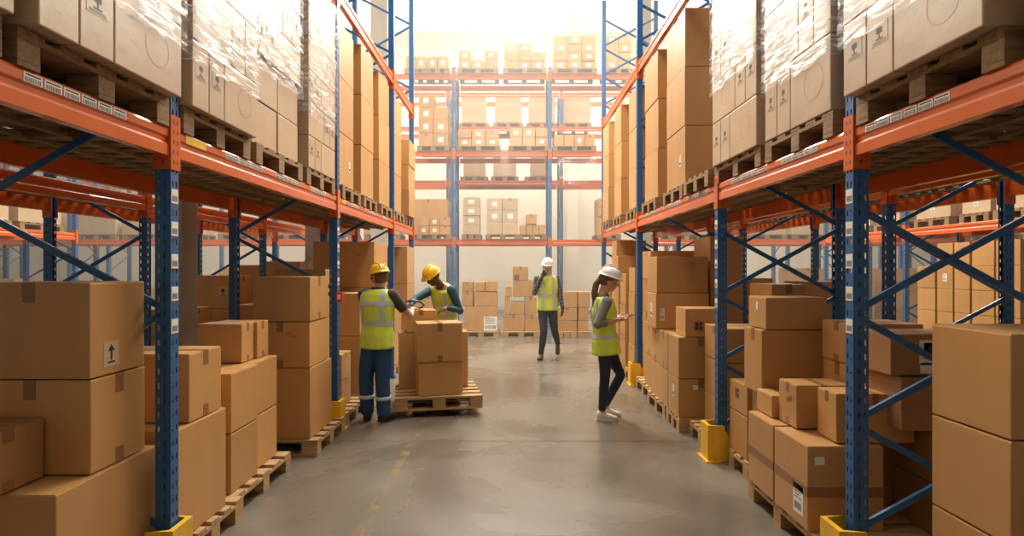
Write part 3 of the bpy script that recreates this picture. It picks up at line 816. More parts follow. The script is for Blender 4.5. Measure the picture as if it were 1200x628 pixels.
carton(2.36, 2.95, 3.15, 3.52, .44, .738, 'dark carton low behind the braces, second from the floor', 'kraft_shade_dark', tapes='F')
carton(2.36, 2.95, 3.15, 3.52, .146, .438, 'dark carton low behind the braces, with a small label', 'kraft_shade_dark', tapes='', sheets=[('F', 'label', .35, .55, .09, .12)])
# past the second post
P = 'just past the second post'
carton(1.88, 2.36, 5.06, 5.55, .146, .462, 'carton at the pallet end past the second post, bottom of three', tapes='')
carton(1.88, 2.36, 5.06, 5.55, .464, .80, 'carton at the pallet end past the second post, middle of three', tapes='')
carton(1.88, 2.34, 5.06, 5.55, .802, 1.112, 'carton past the second post with a dark print, topmost of three', tapes='A', sheets=[('A', 'dark', .75, .35, .1, .11)])
pallet(2.36, 5.34, 0, 1.2, .62, 'light pallet with bare boards just past the second post')
carton(1.672, 2.12, 5.71, 6.09, .146, .538, 'carton with a white label on the pallet corner, bottom of its stack', tapes='F', sheets=[('F', 'white', .38, .78, .05, .045), ('A', 'label', .5, .62, .08, .12)])
carton(1.672, 2.12, 5.71, 6.09, .54, .957, 'plain taped carton over the one with a white label', tapes='F')
carton(1.74, 2.16, 5.71, 6.05, .959, 1.245, 'small carton with a dark print before the two big top cartons', tapes='', sheets=[('F', 'dark', .32, .38, .1, .1)])
for (ya, yb, nm, top) in ((6.12, 6.49, 'first', 2), (6.52, 6.98, 'second', 2), (7.01, 7.45, 'third', 2)):
    xa = {'first': 1.675, 'second': 1.70, 'third': 1.74}[nm]
    carton(xa, xa+.42, ya, yb, .146, .55, 'lower carton in the %s slot behind the white labelled carton' % nm, tapes='')
    carton(xa, xa+.42, ya, yb, .552, .955, 'upper carton in the %s slot behind the white labelled carton' % nm, tapes='Aa')
carton(1.645, 2.25, 6.50, 6.93, .957, 1.365, 'big carton with a label, under the big top carton beside the woman', tapes='', sheets=[('A', 'label', .5, .5, .08, .16), ('F', 'label', .12, .4, .05, .14)])
carton(1.655, 2.24, 6.50, 6.93, 1.367, 1.785, 'big carton with a red stamp, topmost beside the woman', tapes='', sheets=[('F', 'fragile', .70, .78, .10, .03, -.35)])
carton(1.76, 2.1, 7.01, 7.30, .957, 1.33, 'carton above the third slot, behind the woman\'s phone', tapes='')
carton(1.76, 2.1, 7.01, 7.30, 1.332, 1.62, 'carton one up from the one behind the woman\'s phone', tapes='Aa')
stack('before the third post on the woman\'s side', 1.82, 2.4, 7.5, 7.98, [.146, .6, 1.05, 1.5, 1.88], what='brown carton', tapes='A')
pallet(2.27, 5.93, 0, 1.2, .48, 'pallet corner under the white labelled carton')
pallet(2.27, 6.62, 0, 1.2, .80, 'pallet under the slots behind the white labelled carton')
pallet(2.32, 7.5, 0, 1.2, .86, 'pallet before the third post on the woman\'s side')
stack('behind the big carton with the red stamp', 2.3, 2.68, 6.6, 7.2, [.146, .8, 1.4, 2.02], what='tall brown carton', tapes='')
stack('at the rear of the woman\'s rack', 2.42, 2.74, 5.3, 5.8, [.146, .6, 1.1, 1.5], what='brown carton', tapes='F')
# past the third post
for i, (ya, yb, zt, xa) in enumerate(((8.2, 8.62, [.146, .52, .92, 1.30, 1.66], 1.76), (8.66, 9.1, [.146, .62, 1.08, 1.57], 1.72), (9.14, 9.58, [.146, .55, .98, 1.4, 1.85], 1.70),
                                   (9.62, 10.05, [.146, .56, .96, 1.36, 1.74, 2.12], 1.76), (10.1, 10.6, [.146, .6, 1.06, 1.5, 1.72], 1.72))):
    stack('in the %s stack beyond the woman' % ['first', 'second', 'third', 'fourth', 'fifth'][i], xa, xa+.5, ya, yb, zt, what='brown carton', tapes='Aa' if i % 2 else 'A')
for i, (a, b) in enumerate(((8.2, 9.1), (9.14, 10.0), (10.06, 10.9))):
    pallet(2.32, (a+b)/2, 0, 1.2, b-a-.03, '%s pallet past the third post, beyond the woman' % ['first', 'second', 'third'][i])
# second row / gap stock, east
for args in ((3.3, 3.95, 6.3, 6.9, [.146, .6, 1.05, 1.5], 'in the second row behind the squat carton'),
             (3.3, 3.9, 8.5, 9.1, [.146, .6, 1.1, 1.5], 'in the second row past the third post'),
             (3.35, 3.9, 9.3, 9.8, [.146, .5, .9, 1.3], 'deep in the second row past the third post')):
    stack(args[5], *args[:5], what='distant carton')
    pallet((args[0]+.6), (args[2]+args[3])/2, 0, 1.2, .7, 'distant pallet '+args[5])
# across the next aisle, east: grid of cartons
k = 0
for j, (ya, yb) in enumerate(((8.2, 8.62), (8.64, 9.06), (9.1, 9.42), (9.45, 9.8), (9.85, 10.28))):
    zs = [.146+.385*i for i in range(6 if j != 4 else 5)]
    stack('across the next aisle, %s column' % ROWN[j].replace('bottom', 'first'), 7.32, 7.9, ya, yb, zs, what='brown carton', tapes='', sheets={3: [('A', 'label', .5, .5, .1, .13)]} if j == 3 else None)
for a in (8.62, 9.5, 10.1):
    pass
pallet(7.9, 8.64, 0, 1.2, .88, 'pallet across the next aisle under the nearer columns'); pallet(7.9, 9.69, 0, 1.2, 1.18, 'wide pallet across the next aisle under the farther columns')
for j, (ya, yb, zt) in enumerate(((6.6, 7.5, 3.4), (8.1, 8.65, 3.35), (8.75, 9.3, 3.35), (9.55, 10.35, 3.3), (10.8, 11.5, 3.2), (11.7, 12.6, 3.1))):
    p = '%s on the shelf across the next aisle' % ['first', 'second', 'third', 'fourth', 'fifth', 'sixth'][j]
    carton(7.36, 8.3, ya, yb, UB, zt, 'large pale carton, %s' % p, 'kraft_glare_pale', '', [('A', 'label', .5, .2, .09, .1)])
    pallet(7.92, (ya+yb)/2, TOP1+.001, 1.2, yb-ya+.03, 'shelf pallet under the %s pale carton across the next aisle' % ['first', 'second', 'third', 'fourth', 'fifth', 'sixth'][j])
# west, across the next aisle
for j, (ya, yb, zt) in enumerate(((6.5, 7.3, 3.0), (7.5, 8.3, 2.9), (8.5, 9.0, 2.8), (9.5, 10.4, 3.3), (10.6, 11.6, 3.2))):
    nm = ['first', 'second', 'third', 'fourth', 'fifth'][j]
    carton(-9.2, -10.1, ya, yb, UB, zt, 'pale carton, %s on the shelf beyond the next aisle, men\'s side' % nm, 'kraft_glare_pale', '')
    pallet(-9.75, (ya+yb)/2, TOP1+.001, 1.2, yb-ya+.03, '%s shelf pallet beyond the next aisle, men\'s side' % nm)
for j, (ya, yb, zs) in enumerate(((7.6, 8.2, [.002, .45, .9, 1.3]), (8.6, 9.3, [.002, .4, .8]), (9.7, 10.3, [.002, .5, 1.0, 1.4]), (10.6, 11.3, [.002, .5, 1.0]))):
    stack('on the floor beyond the next aisle, men\'s side, %s pile' % ['first', 'second', 'third', 'fourth'][j], -9.2, -9.9, ya, yb, zs, what='carton', tapes='F')

# ---- cartons in front of and on the end rack.  u,v measured on the photo are turned into metres at their own depth
def wx(px, Y): return (px-CX)*Y/FPX
def wz(py, Y): return EYE-(py-CY)*Y/FPX
def far_box(px0, px1, py0, py1, Y, dep, label, m='kraft', tapes='', z0=None, group=None, sheets=()):
    a, b = wx(px0, Y), wx(px1, Y); zb = wz(py1, Y) if z0 is None else z0
    return carton(a+.004, b-.004, Y, Y+dep, zb+.002, wz(py0, Y)-.001, label, m, tapes, sheets, group=group, bev=.01)
Y1 = 13.55
def z6(u, v): return 460+u/2.855, 180+v/2.855
g1 = [ # u0,u1,v0,v1,label, z-base group
 (240, 350, 510, 600, 'wide low carton with a white label on the floor by the end rack post', 'label'),
 (232, 269, 460, 508, 'small carton on the wide low carton, first of the lower row', None),
 (272, 350, 461, 508, 'wider small carton on the wide low carton, behind the tiny one', None),
 (232, 269, 428, 458, 'small carton topmost at the post side of the wide low carton', None),
 (276, 309, 429, 459, 'small dark carton in the middle of the top row over the wide one', None),
 (311, 349, 426, 459, 'small carton at the end of the top row over the wide one', None),
 (370, 440, 538, 598, 'low carton at the foot of the tall jumbled pile, first', None),
 (443, 490, 541, 598, 'low carton at the foot of the tall jumbled pile, beside the walking man', None),
 (375, 394, 479, 536, 'narrow carton in the second layer of the tall jumbled pile', None),
 (396, 440, 497, 536, 'squat carton in the second layer of the tall jumbled pile', None),
 (442, 482, 479, 539, 'upright carton in the second layer of the tall jumbled pile', None),
 (377, 401, 444, 477, 'little carton at the side of the third layer of the jumbled pile', None),
 (403, 472, 424, 478, 'large carton in the third layer of the tall jumbled pile', None),
 (402, 455, 378, 423, 'carton with a black mark, topmost of the tall jumbled pile', 'dark'),
 (553, 617, 558, 598, 'low carton behind the walking man\'s legs, bottom row', None),
 (620, 656, 558, 598, 'low carton at the foot of the pile between walking man and woman', None),
 (555, 618, 516, 556, 'carton in the middle row behind the walking man', None),
 (622, 656, 516, 556, 'carton in the middle row between walking man and woman', None),
 (576, 619, 462, 514, 'carton in the top row beside the walking man\'s elbow', None),
 (621, 662, 462, 514, 'carton in the top row next to the woman\'s ponytail', None),
]
tops = []
for (u0, u1, v0, v1, lab, sh) in g1:
    a, t = z6(u0, v0); b, bt = z6(u1, v1)
    sheets = ()
    if sh == 'label': sheets = [('F', 'label', .8, .3, .32, .34)]
    if sh == 'dark': sheets = [('F', 'dark', .25, .2, .14, .16)]
    X0, X1 = wx(a, Y1), wx(b, Y1); zt = wz(t, Y1)
    base = .146
    for (p, q, r) in tops:
        if min(q, X1) - max(p, X0) > .06 and r < zt-.1: base = max(base, r+.002)
    tops.append((X0, X1, zt))
    carton(X0+.004, X1-.004, Y1+random.uniform(0, .03), Y1+.62, base, zt, lab, 'kraft', 'F' if random.random() < .5 else '', sheets, bev=.01)
carton(wx(288+460*0, Y1)*0+wx(460+288/2.855, 13.5), wx(460+332/2.855, 13.5), 13.22, 13.53, wz(180+508/2.855, 13.5)*0+.69, wz(180+470/2.855, 13.4), 'tiny pale carton leaning at the front of the wide low carton', 'kraft', 'F') if False else None
for (u0, u1, nm) in ((236, 358, 'under the wide low carton by the end rack'), (368, 492, 'under the tall jumbled pile'), (550, 614, 'behind the walking man\'s legs'), (618, 664, 'between the walking man and the woman')):
    X0, X1 = wx(460+u0/2.855, Y1), wx(460+u1/2.855, Y1)
    pallet((X0+X1)/2, Y1+.35, 0, X1-X0, .9, 'floor pallet '+nm)
# stock on the end rack's shelves
def z5(u, v): return 460+u/3.14, v/3.14
def grid_load(u0, u1, v0, v1, zoom, Y, zshelf, cols, rows, dep, place, m='kraft', skip=(), sheets=True, what='carton', pal=True):
    (a, t), (b, _) = zoom(u0, v0), zoom(u1, v1)
    X0, X1 = wx(a, Y), wx(b, Y); z0 = zshelf+(PH if pal else 0)+.003; zt = wz(t, Y)
    if pal: pallet((X0+X1)/2, Y+.42, zshelf+.001, X1-X0+.06, .95, 'pallet under the cartons %s' % place)
    w = (X1-X0)/cols; h = (zt-z0)/rows
    for r in range(rows):
        for c in range(cols):
            if (c, r) in skip: continue
            lay = 'top' if r == rows-1 else ROWN[r]
            col = ['first', 'second', 'third', 'fourth', 'fifth', 'sixth'][c]
            lab = '%s %s, %s row, %s across' % (what, place, lay, col) if cols > 1 else '%s %s, %s of the stack' % (what, place, lay)
            sh = [('F', 'white', .5, .5, w*.35, h*.4)] if sheets and random.random() < .55 else ()
            carton(X0+c*w+.006, X0+(c+1)*w-.006, Y+random.uniform(0, .03), Y+dep, z0+r*h+.001, z0+(r+1)*h, lab, m, 'F' if not sh and random.random() < .5 else '', sh, bev=.012)
T1, T2, T3 = 2.445, 4.915, 7.075
F = CR1+.02
grid_load(48, 124, 207, 250, z5, F, T3, 2, 1, .7, 'on the top shelf, first pallet', what='flat grey-brown carton')
grid_load(126, 205, 207, 250, z5, F, T3, 2, 1, .7, 'on the top shelf beside the first pallet', what='flat grey-brown carton')
grid_load(242, 386, 185, 250, z5, F, T3, 3, 2, .7, 'on the second top shelf pallet', skip=[(1, 1)])
grid_load(410, 563, 160, 250, z5, F, T3, 3, 3, .7, 'on the third top shelf pallet', skip=[(2, 2)])
grid_load(593, 748, 130, 255, z5, F, T3, 3, 4, .7, 'on the fourth, highest top shelf pallet')
grid_load(783, 880, 130, 255, z5, F, T3, 2, 4, .7, 'on the top shelf beyond the woman\'s rack')
grid_load(95, 205, 345, 540, z5, F, T2, 2, 4, .7, 'on the middle shelf nearest the men\'s rack', skip=[(1, 3)])
grid_load(240, 393, 476, 540, z5, F, T2, 3, 2, .7, 'on the middle shelf, long low load by the post')
grid_load(430, 573, 470, 540, z5, F, T2, 3, 2, .7, 'on the middle shelf, low load with grey straps')
grid_load(593, 745, 495, 540, z5, F, T2, 4, 1, .7, 'on the middle shelf in the third bay')
grid_load(86, 194, 213, 280, z6, F, T1, 3, 2, .7, 'on the lower shelf nearest the men\'s rack')
grid_load(235, 291, 145, 285, z6, F, T1, 1, 4, .7, 'on the lower shelf, tall narrow stack by the post', m='kraft_glare_pale', what='pale carton')
grid_load(315, 420, 148, 285, z6, F, T1, 2, 3, .7, 'on the lower shelf, big pale block', m='kraft_glare_pale', what='pale carton')
grid_load(403+22, 512, 238, 280, z6, F, T1, 4, 1, .7, 'on the lower shelf beside the pale block')
carton(wx(616.5, F), wx(629, F), F, F+.5, wz(263, F)+.01, wz(251, F), 'small carton on the low row beside the pale block', 'kraft', 'F', bev=.01)
grid_load(686, 760, 150, 280, z6, F, T1, 2, 4, .7, 'on the lower shelf behind the woman\'s rack')
# second rack behind: big pale blocks
G = 18.42
for i, (a, b, t) in enumerate(((541, 569, 111), (580, 611, 113), (620, 650, 111), (659, 692, 114))):
    carton(wx(a, G), wx(b, G), G, G+.9, 6.20+PH+.004, wz(t, G), 'big pale block of cartons on the hazy rear rack, %s' % ['first', 'second', 'third', 'fourth'][i], 'kraft_glare_pale', '', bev=.02)
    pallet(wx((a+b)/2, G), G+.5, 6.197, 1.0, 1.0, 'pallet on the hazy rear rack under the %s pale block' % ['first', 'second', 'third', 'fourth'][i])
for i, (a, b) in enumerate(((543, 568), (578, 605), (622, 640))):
    carton(wx(a, G), wx(b, G), G, G+.9, 4.467+PH+.004, 5.5, 'pale low block on the rear rack, seen under the middle shelf, %s' % ['first', 'second', 'third'][i], 'kraft_glare_pale', '', bev=.02)
    pallet(wx((a+b)/2, G), G+.5, 4.467, .9, 1.0, 'pallet under the %s low block of the rear rack' % ['first', 'second', 'third'][i])
# side bays of the end rack, seen under the near shelves
for k, x in enumerate(FX[:-1]):
    if -2.0 < x < 1.5: continue
    tag_side = 'men\'s side' if x < 0 else 'woman\'s side'
    n = k+1
    bay = '%s end rack bay, %s' % (['first', 'second', 'third', 'fourth', 'fifth', 'sixth', 'seventh', 'eighth', 'ninth', 'tenth', 'eleventh'][k], tag_side)
    for j in range(2):
        px = x+.15+j*1.28
        w = random.uniform(.8, 1.1); h = random.choice((.7, .95, 1.2, 1.5)) 
        nn = max(1, round(h/.42))
        P = '%s on the floor, %s' % (['first', 'second'][j], bay)
        zs = [.146+h*i/nn for i in range(nn+1)]
        yy = CR1-.0+random.uniform(.05, .2)
        pallet(px+w/2+.02, yy+.4, 0, w, .8, 'floor pallet %s' % (['one', 'two'][j]) + ' in the '+bay)
        stack('pile %s in the %s' % (['one', 'two'][j], bay), px, px+w, yy, yy+.75, zs, what='carton', tapes='F')
        h = random.choice((.5, .8, 1.0))
        pallet(px+w/2+.02, CR1+.45, T1+.001, w, .8, 'shelf pallet %s in the ' % (['one', 'two'][j])+bay)
        carton(px, px+w, CR1+.08, CR1+.8, T1+PH+.004, T1+PH+h, 'shelved carton %s in the %s' % (['one', 'two'][j], bay), random.choice(('kraft', 'kraft_glare_pale')), 'F', bev=.01)

# hanging torn film on the lower shelf of the end rack
bm = bmesh.new(); N = 22; rows = []
for r in range(9):
    row = []
    for i in range(N):
        t = i/(N-1); x = wx(654, F-.1)+(wx(698, F-.1)-wx(654, F-.1))*t
        sag = .30*math.sin(math.pi*t)*(1 if r else .25)
        row.append(bm.verts.new((x, F-.06+.05*math.sin(9*t+r), 4.72-.06*r-sag*(.4+r/14)+.02*math.sin(21*t+r*2))))
    rows.append(row)
for a, b in zip(rows, rows[1:]):
    for i in range(N-1): bm.faces.new((a[i], a[i+1], b[i+1], b[i]))
o = obj('torn_film', bm, 'film', smooth=True); tag(o, 'torn clear film hanging off the middle beam of the end rack', 'plastic film')

# ------------------------------------------------------------------ pallet truck load by the two men
TH = math.radians(11)
pc = Matrix.Translation((-.325, 6.40, 0)) @ Matrix.Rotation(TH, 4, 'Z')     # near corner towards the aisle
def tl(x, y): v = pc @ Vector((x, y, 0)); return v.x, v.y
x, y = tl(-.49, .42); pallet(x, y, .075, .97, .84, 'pallet carrying the cartons between the two men', TH)
def tcart(x0, x1, y0, y1, z0, z1, label, tapes='F', sheets=()):
    cx_, cy_ = tl((x0+x1)/2, (y0+y1)/2); w, d = x1-x0, y1-y0
    o = carton(cx_-w/2, cx_+w/2, cy_-d/2, cy_+d/2, z0, z1, label, tapes=tapes, sheets=sheets, rz=TH+math.radians(5 if 'lower' in label else 3)); return o
tcart(-.73, -.235, .07, .42, .222, .60, 'lower front carton on the loaded pallet between the men', 'A')
tcart(-.74, -.235, .05, .42, .602, 1.035, 'upper front carton on the loaded pallet between the men', 'Ff')
tcart(-.93, -.52, .50, .84, .222, .885, 'tall carton at the back of the loaded pallet, beside the trousers', 'F')
tcart(-.47, -.12, .50, .84, .222, .885, 'tall carton at the back corner of the loaded pallet, aisle end', 'F')
tcart(-.86, -.50, .50, .82, .887, 1.15, 'open carton under the bending man\'s hands', 'F')
# pallet truck
t = empty('pallet_truck', (*tl(-.5, 1.0), 0), TH); tag(t, 'hand pallet truck under the loaded pallet, black looped handle', 'pallet truck')
bm = bmesh.new()
for xx in (-.2, .2): box(bm, xx-.075, xx+.075, -.98, 0, .045, .07, bev=.004)
obj('fork', bm, 'black', t)
bm = bmesh.new(); box(bm, -.2, .2, .0, .1, .05, .35, bev=.02); tube(bm, [(0, .05, .3), (0, .05, .55)], .035); obj('pump', bm, 'black', t)
for xx in (-.2, .2):
    bm = bmesh.new(); tube(bm, [(xx-.04, -.85, .028), (xx+.04, -.85, .028)], .026, 12, False); obj('load_wheel', bm, 'rubber', t)
bm = bmesh.new(); tube(bm, [(-.07, .05, .09), (.07, .05, .09)], .088, 18, False); obj('steer_wheel', bm, 'rubber', t)
bm = bmesh.new(); tube(bm, [(0, .06, .5), (-.08, .02, .85), (-.28, -.10, 1.13)], .016, 8); obj('tiller', bm, 'black', t)
bm = bmesh.new(); tube(bm, [(-.28, -.10, 1.13), (-.38, -.12, 1.16), (-.37, -.12, 1.22), (-.28, -.12, 1.245), (-.17, -.11, 1.225), (-.12, -.10, 1.18), (-.16, -.10, 1.15), (-.28, -.10, 1.13)], .012, 8); obj('handle', bm, 'black', t)

# ------------------------------------------------------------------ people
V = Vector
def remesh(o, vox, sm=6):
    m = o.modifiers.new('r', 'REMESH'); m.mode = 'VOXEL'; m.voxel_size = vox; m.use_smooth_shade = True
    if sm:
        s = o.modifiers.new('s', 'SMOOTH'); s.iterations = sm; s.factor = .5
def hand(bm, wrist, d, nrm, curl=.5, grow=0, thumb_side=1, spread=.1):
    """d: direction of the hand, nrm: palm normal (fingers curl that way)"""
    wrist = V(wrist); d = V(d).normalized(); nrm = V(nrm); nrm = (nrm-d*nrm.dot(d)).normalized(); s = d.cross(nrm).normalized()*thumb_side
    g = grow
    secs = []
    for t, wd, th in ((0, .026, .020), (.03, .036, .019), (.065, .041, .016), (.088, .040, .013)):
        secs.append((wrist+d*t, s*(wd+g), nrm*(th+g)))
    loft(bm, secs, 14)
    for k, (off, ln, r) in enumerate(((.030, .068, .0088), (.010, .076, .0092), (-.010, .071, .0088), (-.029, .056, .0078))):
        p0 = wrist+d*.082+s*off; a = 0
        pts = [p0-d*.02, p0]; rd = [r+g, r+g]
        dd = d + s*(off*spread*4)
        for j, f in enumerate((.45, .30, .25)):
            a += curl*(.9, 1.1, .8)[j]*(1+.08*k)
            di = (dd*math.cos(a)+nrm*math.sin(a)).normalized()
            pts.append(pts[-1]+di*ln*f); rd.append((r+g)*(1-.08*(j+1)))
        tube(bm, pts, rd, 8)
    p0 = wrist+d*.022+s*.028
    p1 = p0+(d*.55+s*.75+nrm*.25).normalized()*.036; p2 = p1+(d*.85+s*.3+nrm*.4*(.5+curl)).normalized()*.030; p3 = p2+(d*.9+nrm*.5*curl).normalized()*.024
    tube(bm, [p0-d*.005-s*.01, p0, p1, p2, p3], [.012+g, .0135+g, .011+g, .0098+g, .0085+g], 8)

def head_geo(bm, c, f, u):
    c = V(c); f = V(f).normalized(); u = V(u); u = (u-f*u.dot(f)).normalized(); r = f.cross(u).normalized()
    A = (r, f, u)
    ell(bm, c+u*.02, (.073, .092, .095), A); ell(bm, c+f*.022-u*.045, (.056, .066, .066), A)
    ell(bm, c+f*.062-u*.085, (.026, .024, .022), A)                     # chin
    tube(bm, [c+f*.088+u*.018, c+f*.101-u*.004, c+f*.108-u*.022], [.008, .011, .014], 10)   # nose
    ell(bm, c+f*.083+u*.030, (.050, .014, .010), A)                     # brow
    ell(bm, c+f*.084-u*.052, (.024, .012, .012), A)                     # mouth mound
    for s in (-1, 1):
        ell(bm, c+r*s*.050+f*.055-u*.02, (.022, .028, .024), A)          # cheek
        ell(bm, c+r*s*.074-f*.004-u*.006, (.009, .019, .031), A)        # ear
    return r, f, u
def face_bits(root, c, f, u, hair='hair_brown', lips='lips'):
    c = V(c); f = V(f).normalized(); u = V(u); u = (u-f*u.dot(f)).normalized(); r = f.cross(u).normalized(); A = (r, f, u)
    for s in (-1, 1):
        bm = bmesh.new(); ell(bm, c+r*s*.030+f*.079+u*.012, (.014, .012, .008), A, 12, 8)
        e = obj('eye', bm, 'eye_white', root, smooth=True)
        bm = bmesh.new(); ell(bm, c+r*s*.030+f*.0885+u*.012, (.006, .004, .006), A, 10, 6); obj('iris', bm, 'iris', e, smooth=True)
        bm = bmesh.new(); tube(bm, [c+r*s*.014+f*.094+u*.030, c+r*s*.032+f*.094+u*.036, c+r*s*.050+f*.080+u*.029], [.004, .0045, .003], 8); obj('eyebrow', bm, hair, root)
    bm = bmesh.new(); ell(bm, c+f*.0935-u*.048, (.021, .006, .0035), A, 12, 6); ell(bm, c+f*.0925-u*.056, (.018, .006, .0042), A, 12, 6); obj('mouth', bm, lips, root, smooth=True)

def hard_hat(root, c, f, u, m):
    c = V(c); f = V(f).normalized(); u = V(u); u = (u-f*u.dot(f)).normalized(); r = f.cross(u).normalized()
    bm = bmesh.new(); n = 32; K = 9; prev = None
    base = c+u*.048
    prof = [(1.0, 0)]+[(math.cos(a*math.pi/2/K), math.sin(a*math.pi/2/K)) for a in range(1, K)]
    rings_ = []
    def rg(k, h, off=0, vis=0):
        out = []
        for i in range(n):
            a = 2*math.pi*i/n; ca, sa = math.cos(a), math.sin(a)
            rr = 1+off
            ex = vis*max(0, ca)**2
            out.append(bm.verts.new(base+f*(ca*(.128*k*rr+ex))+r*(sa*.106*k*rr)+u*(h)))
        return out
    rings_.append(rg(1.0, -.004, -.05)); rings_.append(rg(1.0, -.006, .10, .035)); rings_.append(rg(1.0, .000, .11, .037)); rings_.append(rg(1.0, .006, .01, .0))
    for k, h in prof[1:]: rings_.append(rg(k, .006+h*.108))
    for a, b in zip(rings_, rings_[1:]):
        for i in range(n): bm.faces.new((a[i], a[(i+1) % n], b[(i+1) % n], b[i]))
    top = bm.verts.new(base+u*.114)
    for i in range(n): bm.faces.new((rings_[-1][i], rings_[-1][(i+1) % n], top))
    o = obj('hard_hat', recalc(bm), m, root, smooth=True)
    bm = bmesh.new(); pts = []
    for k in range(13):
        a = math.pi*(.12+.76*k/12); pts.append(base+f*(.128*math.cos(a))+u*(.006+.108*math.sin(a)+.001))
    for off in (-.026, 0, .026): tube(bm, [p+r*off for p in pts], [.003]+[.0062]*11+[.003], 8)
    obj('ridge', bm, m, o, smooth=True)
    return o

def lerp(a, b, t): return a+(b-a)*t
class Torso:
    """pelvis P, mid M, neck base N; lateral U (person's right), forward F computed"""
    def __init__(s, P, Mid, N, U, prof):
        s.P, s.M, s.N = V(P), V(Mid), V(N); s.U = V(U).normalized(); s.prof = prof
    def c(s, t): return s.P*(1-t)**2+s.M*(2*t*(1-t))+s.N*t*t
    def ax(s, t):
        d = (s.c(t+.01)-s.c(t-.01)).normalized(); U = (s.U-d*s.U.dot(d)).normalized(); return U, d.cross(U).normalized()*-1   # F
    def rad(s, t):
        p = s.prof
        for a, b in zip(p, p[1:]):
            if a[0] <= t <= b[0]:
                k = (t-a[0])/(b[0]-a[0]); k = k*k*(3-2*k)
                return lerp(a[1], b[1], k), lerp(a[2], b[2], k)
        return (p[0][1], p[0][2]) if t < p[0][0] else (p[-1][1], p[-1][2])
    def secs(s, t0, t1, n, g=0):
        out = []
        for i in range(n+1):
            t = t0+(t1-t0)*i/n; U, F = s.ax(t); a, b = s.rad(t); out.append((s.c(t), U*(a+g), F*(b+g)))
        return out
    def pt(s, t, x, back=False, g=.005):
        U, F = s.ax(t); a, b = s.rad(t); a += g; b += g
        k = max(-.98, min(.98, x/a)); return s.c(t)+U*(k*a)+F*((-1 if back else 1)*b*math.sqrt(1-k*k)), F*(-1 if back else 1)
MALE = [(-.30, .185, .135), (-.05, .178, .128), (.25, .165, .118), (.62, .192, .128), (.84, .198, .112), (.93, .165, .09), (1.0, .07, .062)]
FEM = [(-.42, .185, .150), (-.10, .172, .135), (.22, .145, .108), (.60, .162, .122), (.84, .168, .10), (.93, .135, .08), (1.0, .055, .052)]
def vest(root, T, hem=-.12, stripes=(.12, .42), vert=(.10,), front_open=True, vstart=None, m='vest', rs=None):
    bm = bmesh.new(); loft(bm, T.secs(hem, .955, 26, .012), 36)
    o = obj('vest', recalc(bm), m, root, smooth=True)
    for t in stripes:
        bm = bmesh.new(); ss = T.secs(t-.045, t+.045, 3, .0165); rs_ = [ring(bm, c, u, v, 36) for c, u, v in ss]
        for a, b in zip(rs_, rs_[1:]):
            for i in range(36): bm.faces.new((a[i], a[(i+1) % 36], b[(i+1) % 36], b[i]))
        obj('reflective_stripe', bm, 'silver', o, smooth=True)
    for x in vert:
        for sx in (-1, 1):
            for back in (False, True):
                bm = bmesh.new(); N = 14; row = []
                for i in range(N+1):
                    t = (vstart if vstart is not None else stripes[-1])+(.93-(vstart if vstart is not None else stripes[-1]))*i/N
                    a, _ = T.pt(t, sx*x-.024, back, .0185); b, _ = T.pt(t, sx*x+.024, back, .0185); row.append((bm.verts.new(a), bm.verts.new(b)))
                for p, q in zip(row, row[1:]): bm.faces.new((p[0], p[1], q[1], q[0]))
                obj('reflective_stripe', bm, 'silver', o, smooth=True)
    if front_open:   # zip line
        bm = bmesh.new(); row = []
        for i in range(15):
            t = hem+.01+(.74-hem)*i/14; a, _ = T.pt(t, -.006, False, .0175); b, _ = T.pt(t, .006, False, .0175); row.append((bm.verts.new(a), bm.verts.new(b)))
        for p, q in zip(row, row[1:]): bm.faces.new((p[0], p[1], q[1], q[0]))
        obj('zip', bm, 'ink', o)
    return o
def neckline(root, T, m, depth=.20, w=.055):
    """shirt seen in the V of the vest"""
    bm = bmesh.new(); row = []
    for i in range(11):
        k = i/10; t = .95-depth*k; hw = w*(1-k)+.002
        vs = []
        for j in range(7): 
            p, _ = T.pt(t, -hw+2*hw*j/6, False, .0185); vs.append(bm.verts.new(p))
        row.append(vs)
    for a, b in zip(row, row[1:]):
        for j in range(6): bm.faces.new((a[j], a[j+1], b[j+1], b[j]))
    return obj('collar', recalc(bm), m, root, smooth=True)
def trousers(root, hips, legs, m, hw=.165, rad=(.093, .067, .055), pel=.115):
    bm = bmesh.new(); hips = V(hips[0]), V(hips[1])
    c = (hips[0]+hips[1])/2; U = (hips[1]-hips[0]).normalized()
    F = U.cross(V((0, 0, 1))).normalized()
    ell(bm, c+V((0, 0, .03)), (hw, pel, .13), (U, F, V((0, 0, 1))))
    for (h, k, a) in legs:
        h, k, a = V(h), V(k), V(a)
        pts = [h, h.lerp(k, .35), h.lerp(k, .75), k, k.lerp(a, .35), k.lerp(a, .8), a]
        r0, r1, r2 = rad
        tube(bm, pts, [r0, r0*.97, r1*1.12, r1, r1*.98, r2*1.02, r2], 16)
    o = obj('trousers', bm, m, root); remesh(o, .011, 5); return o
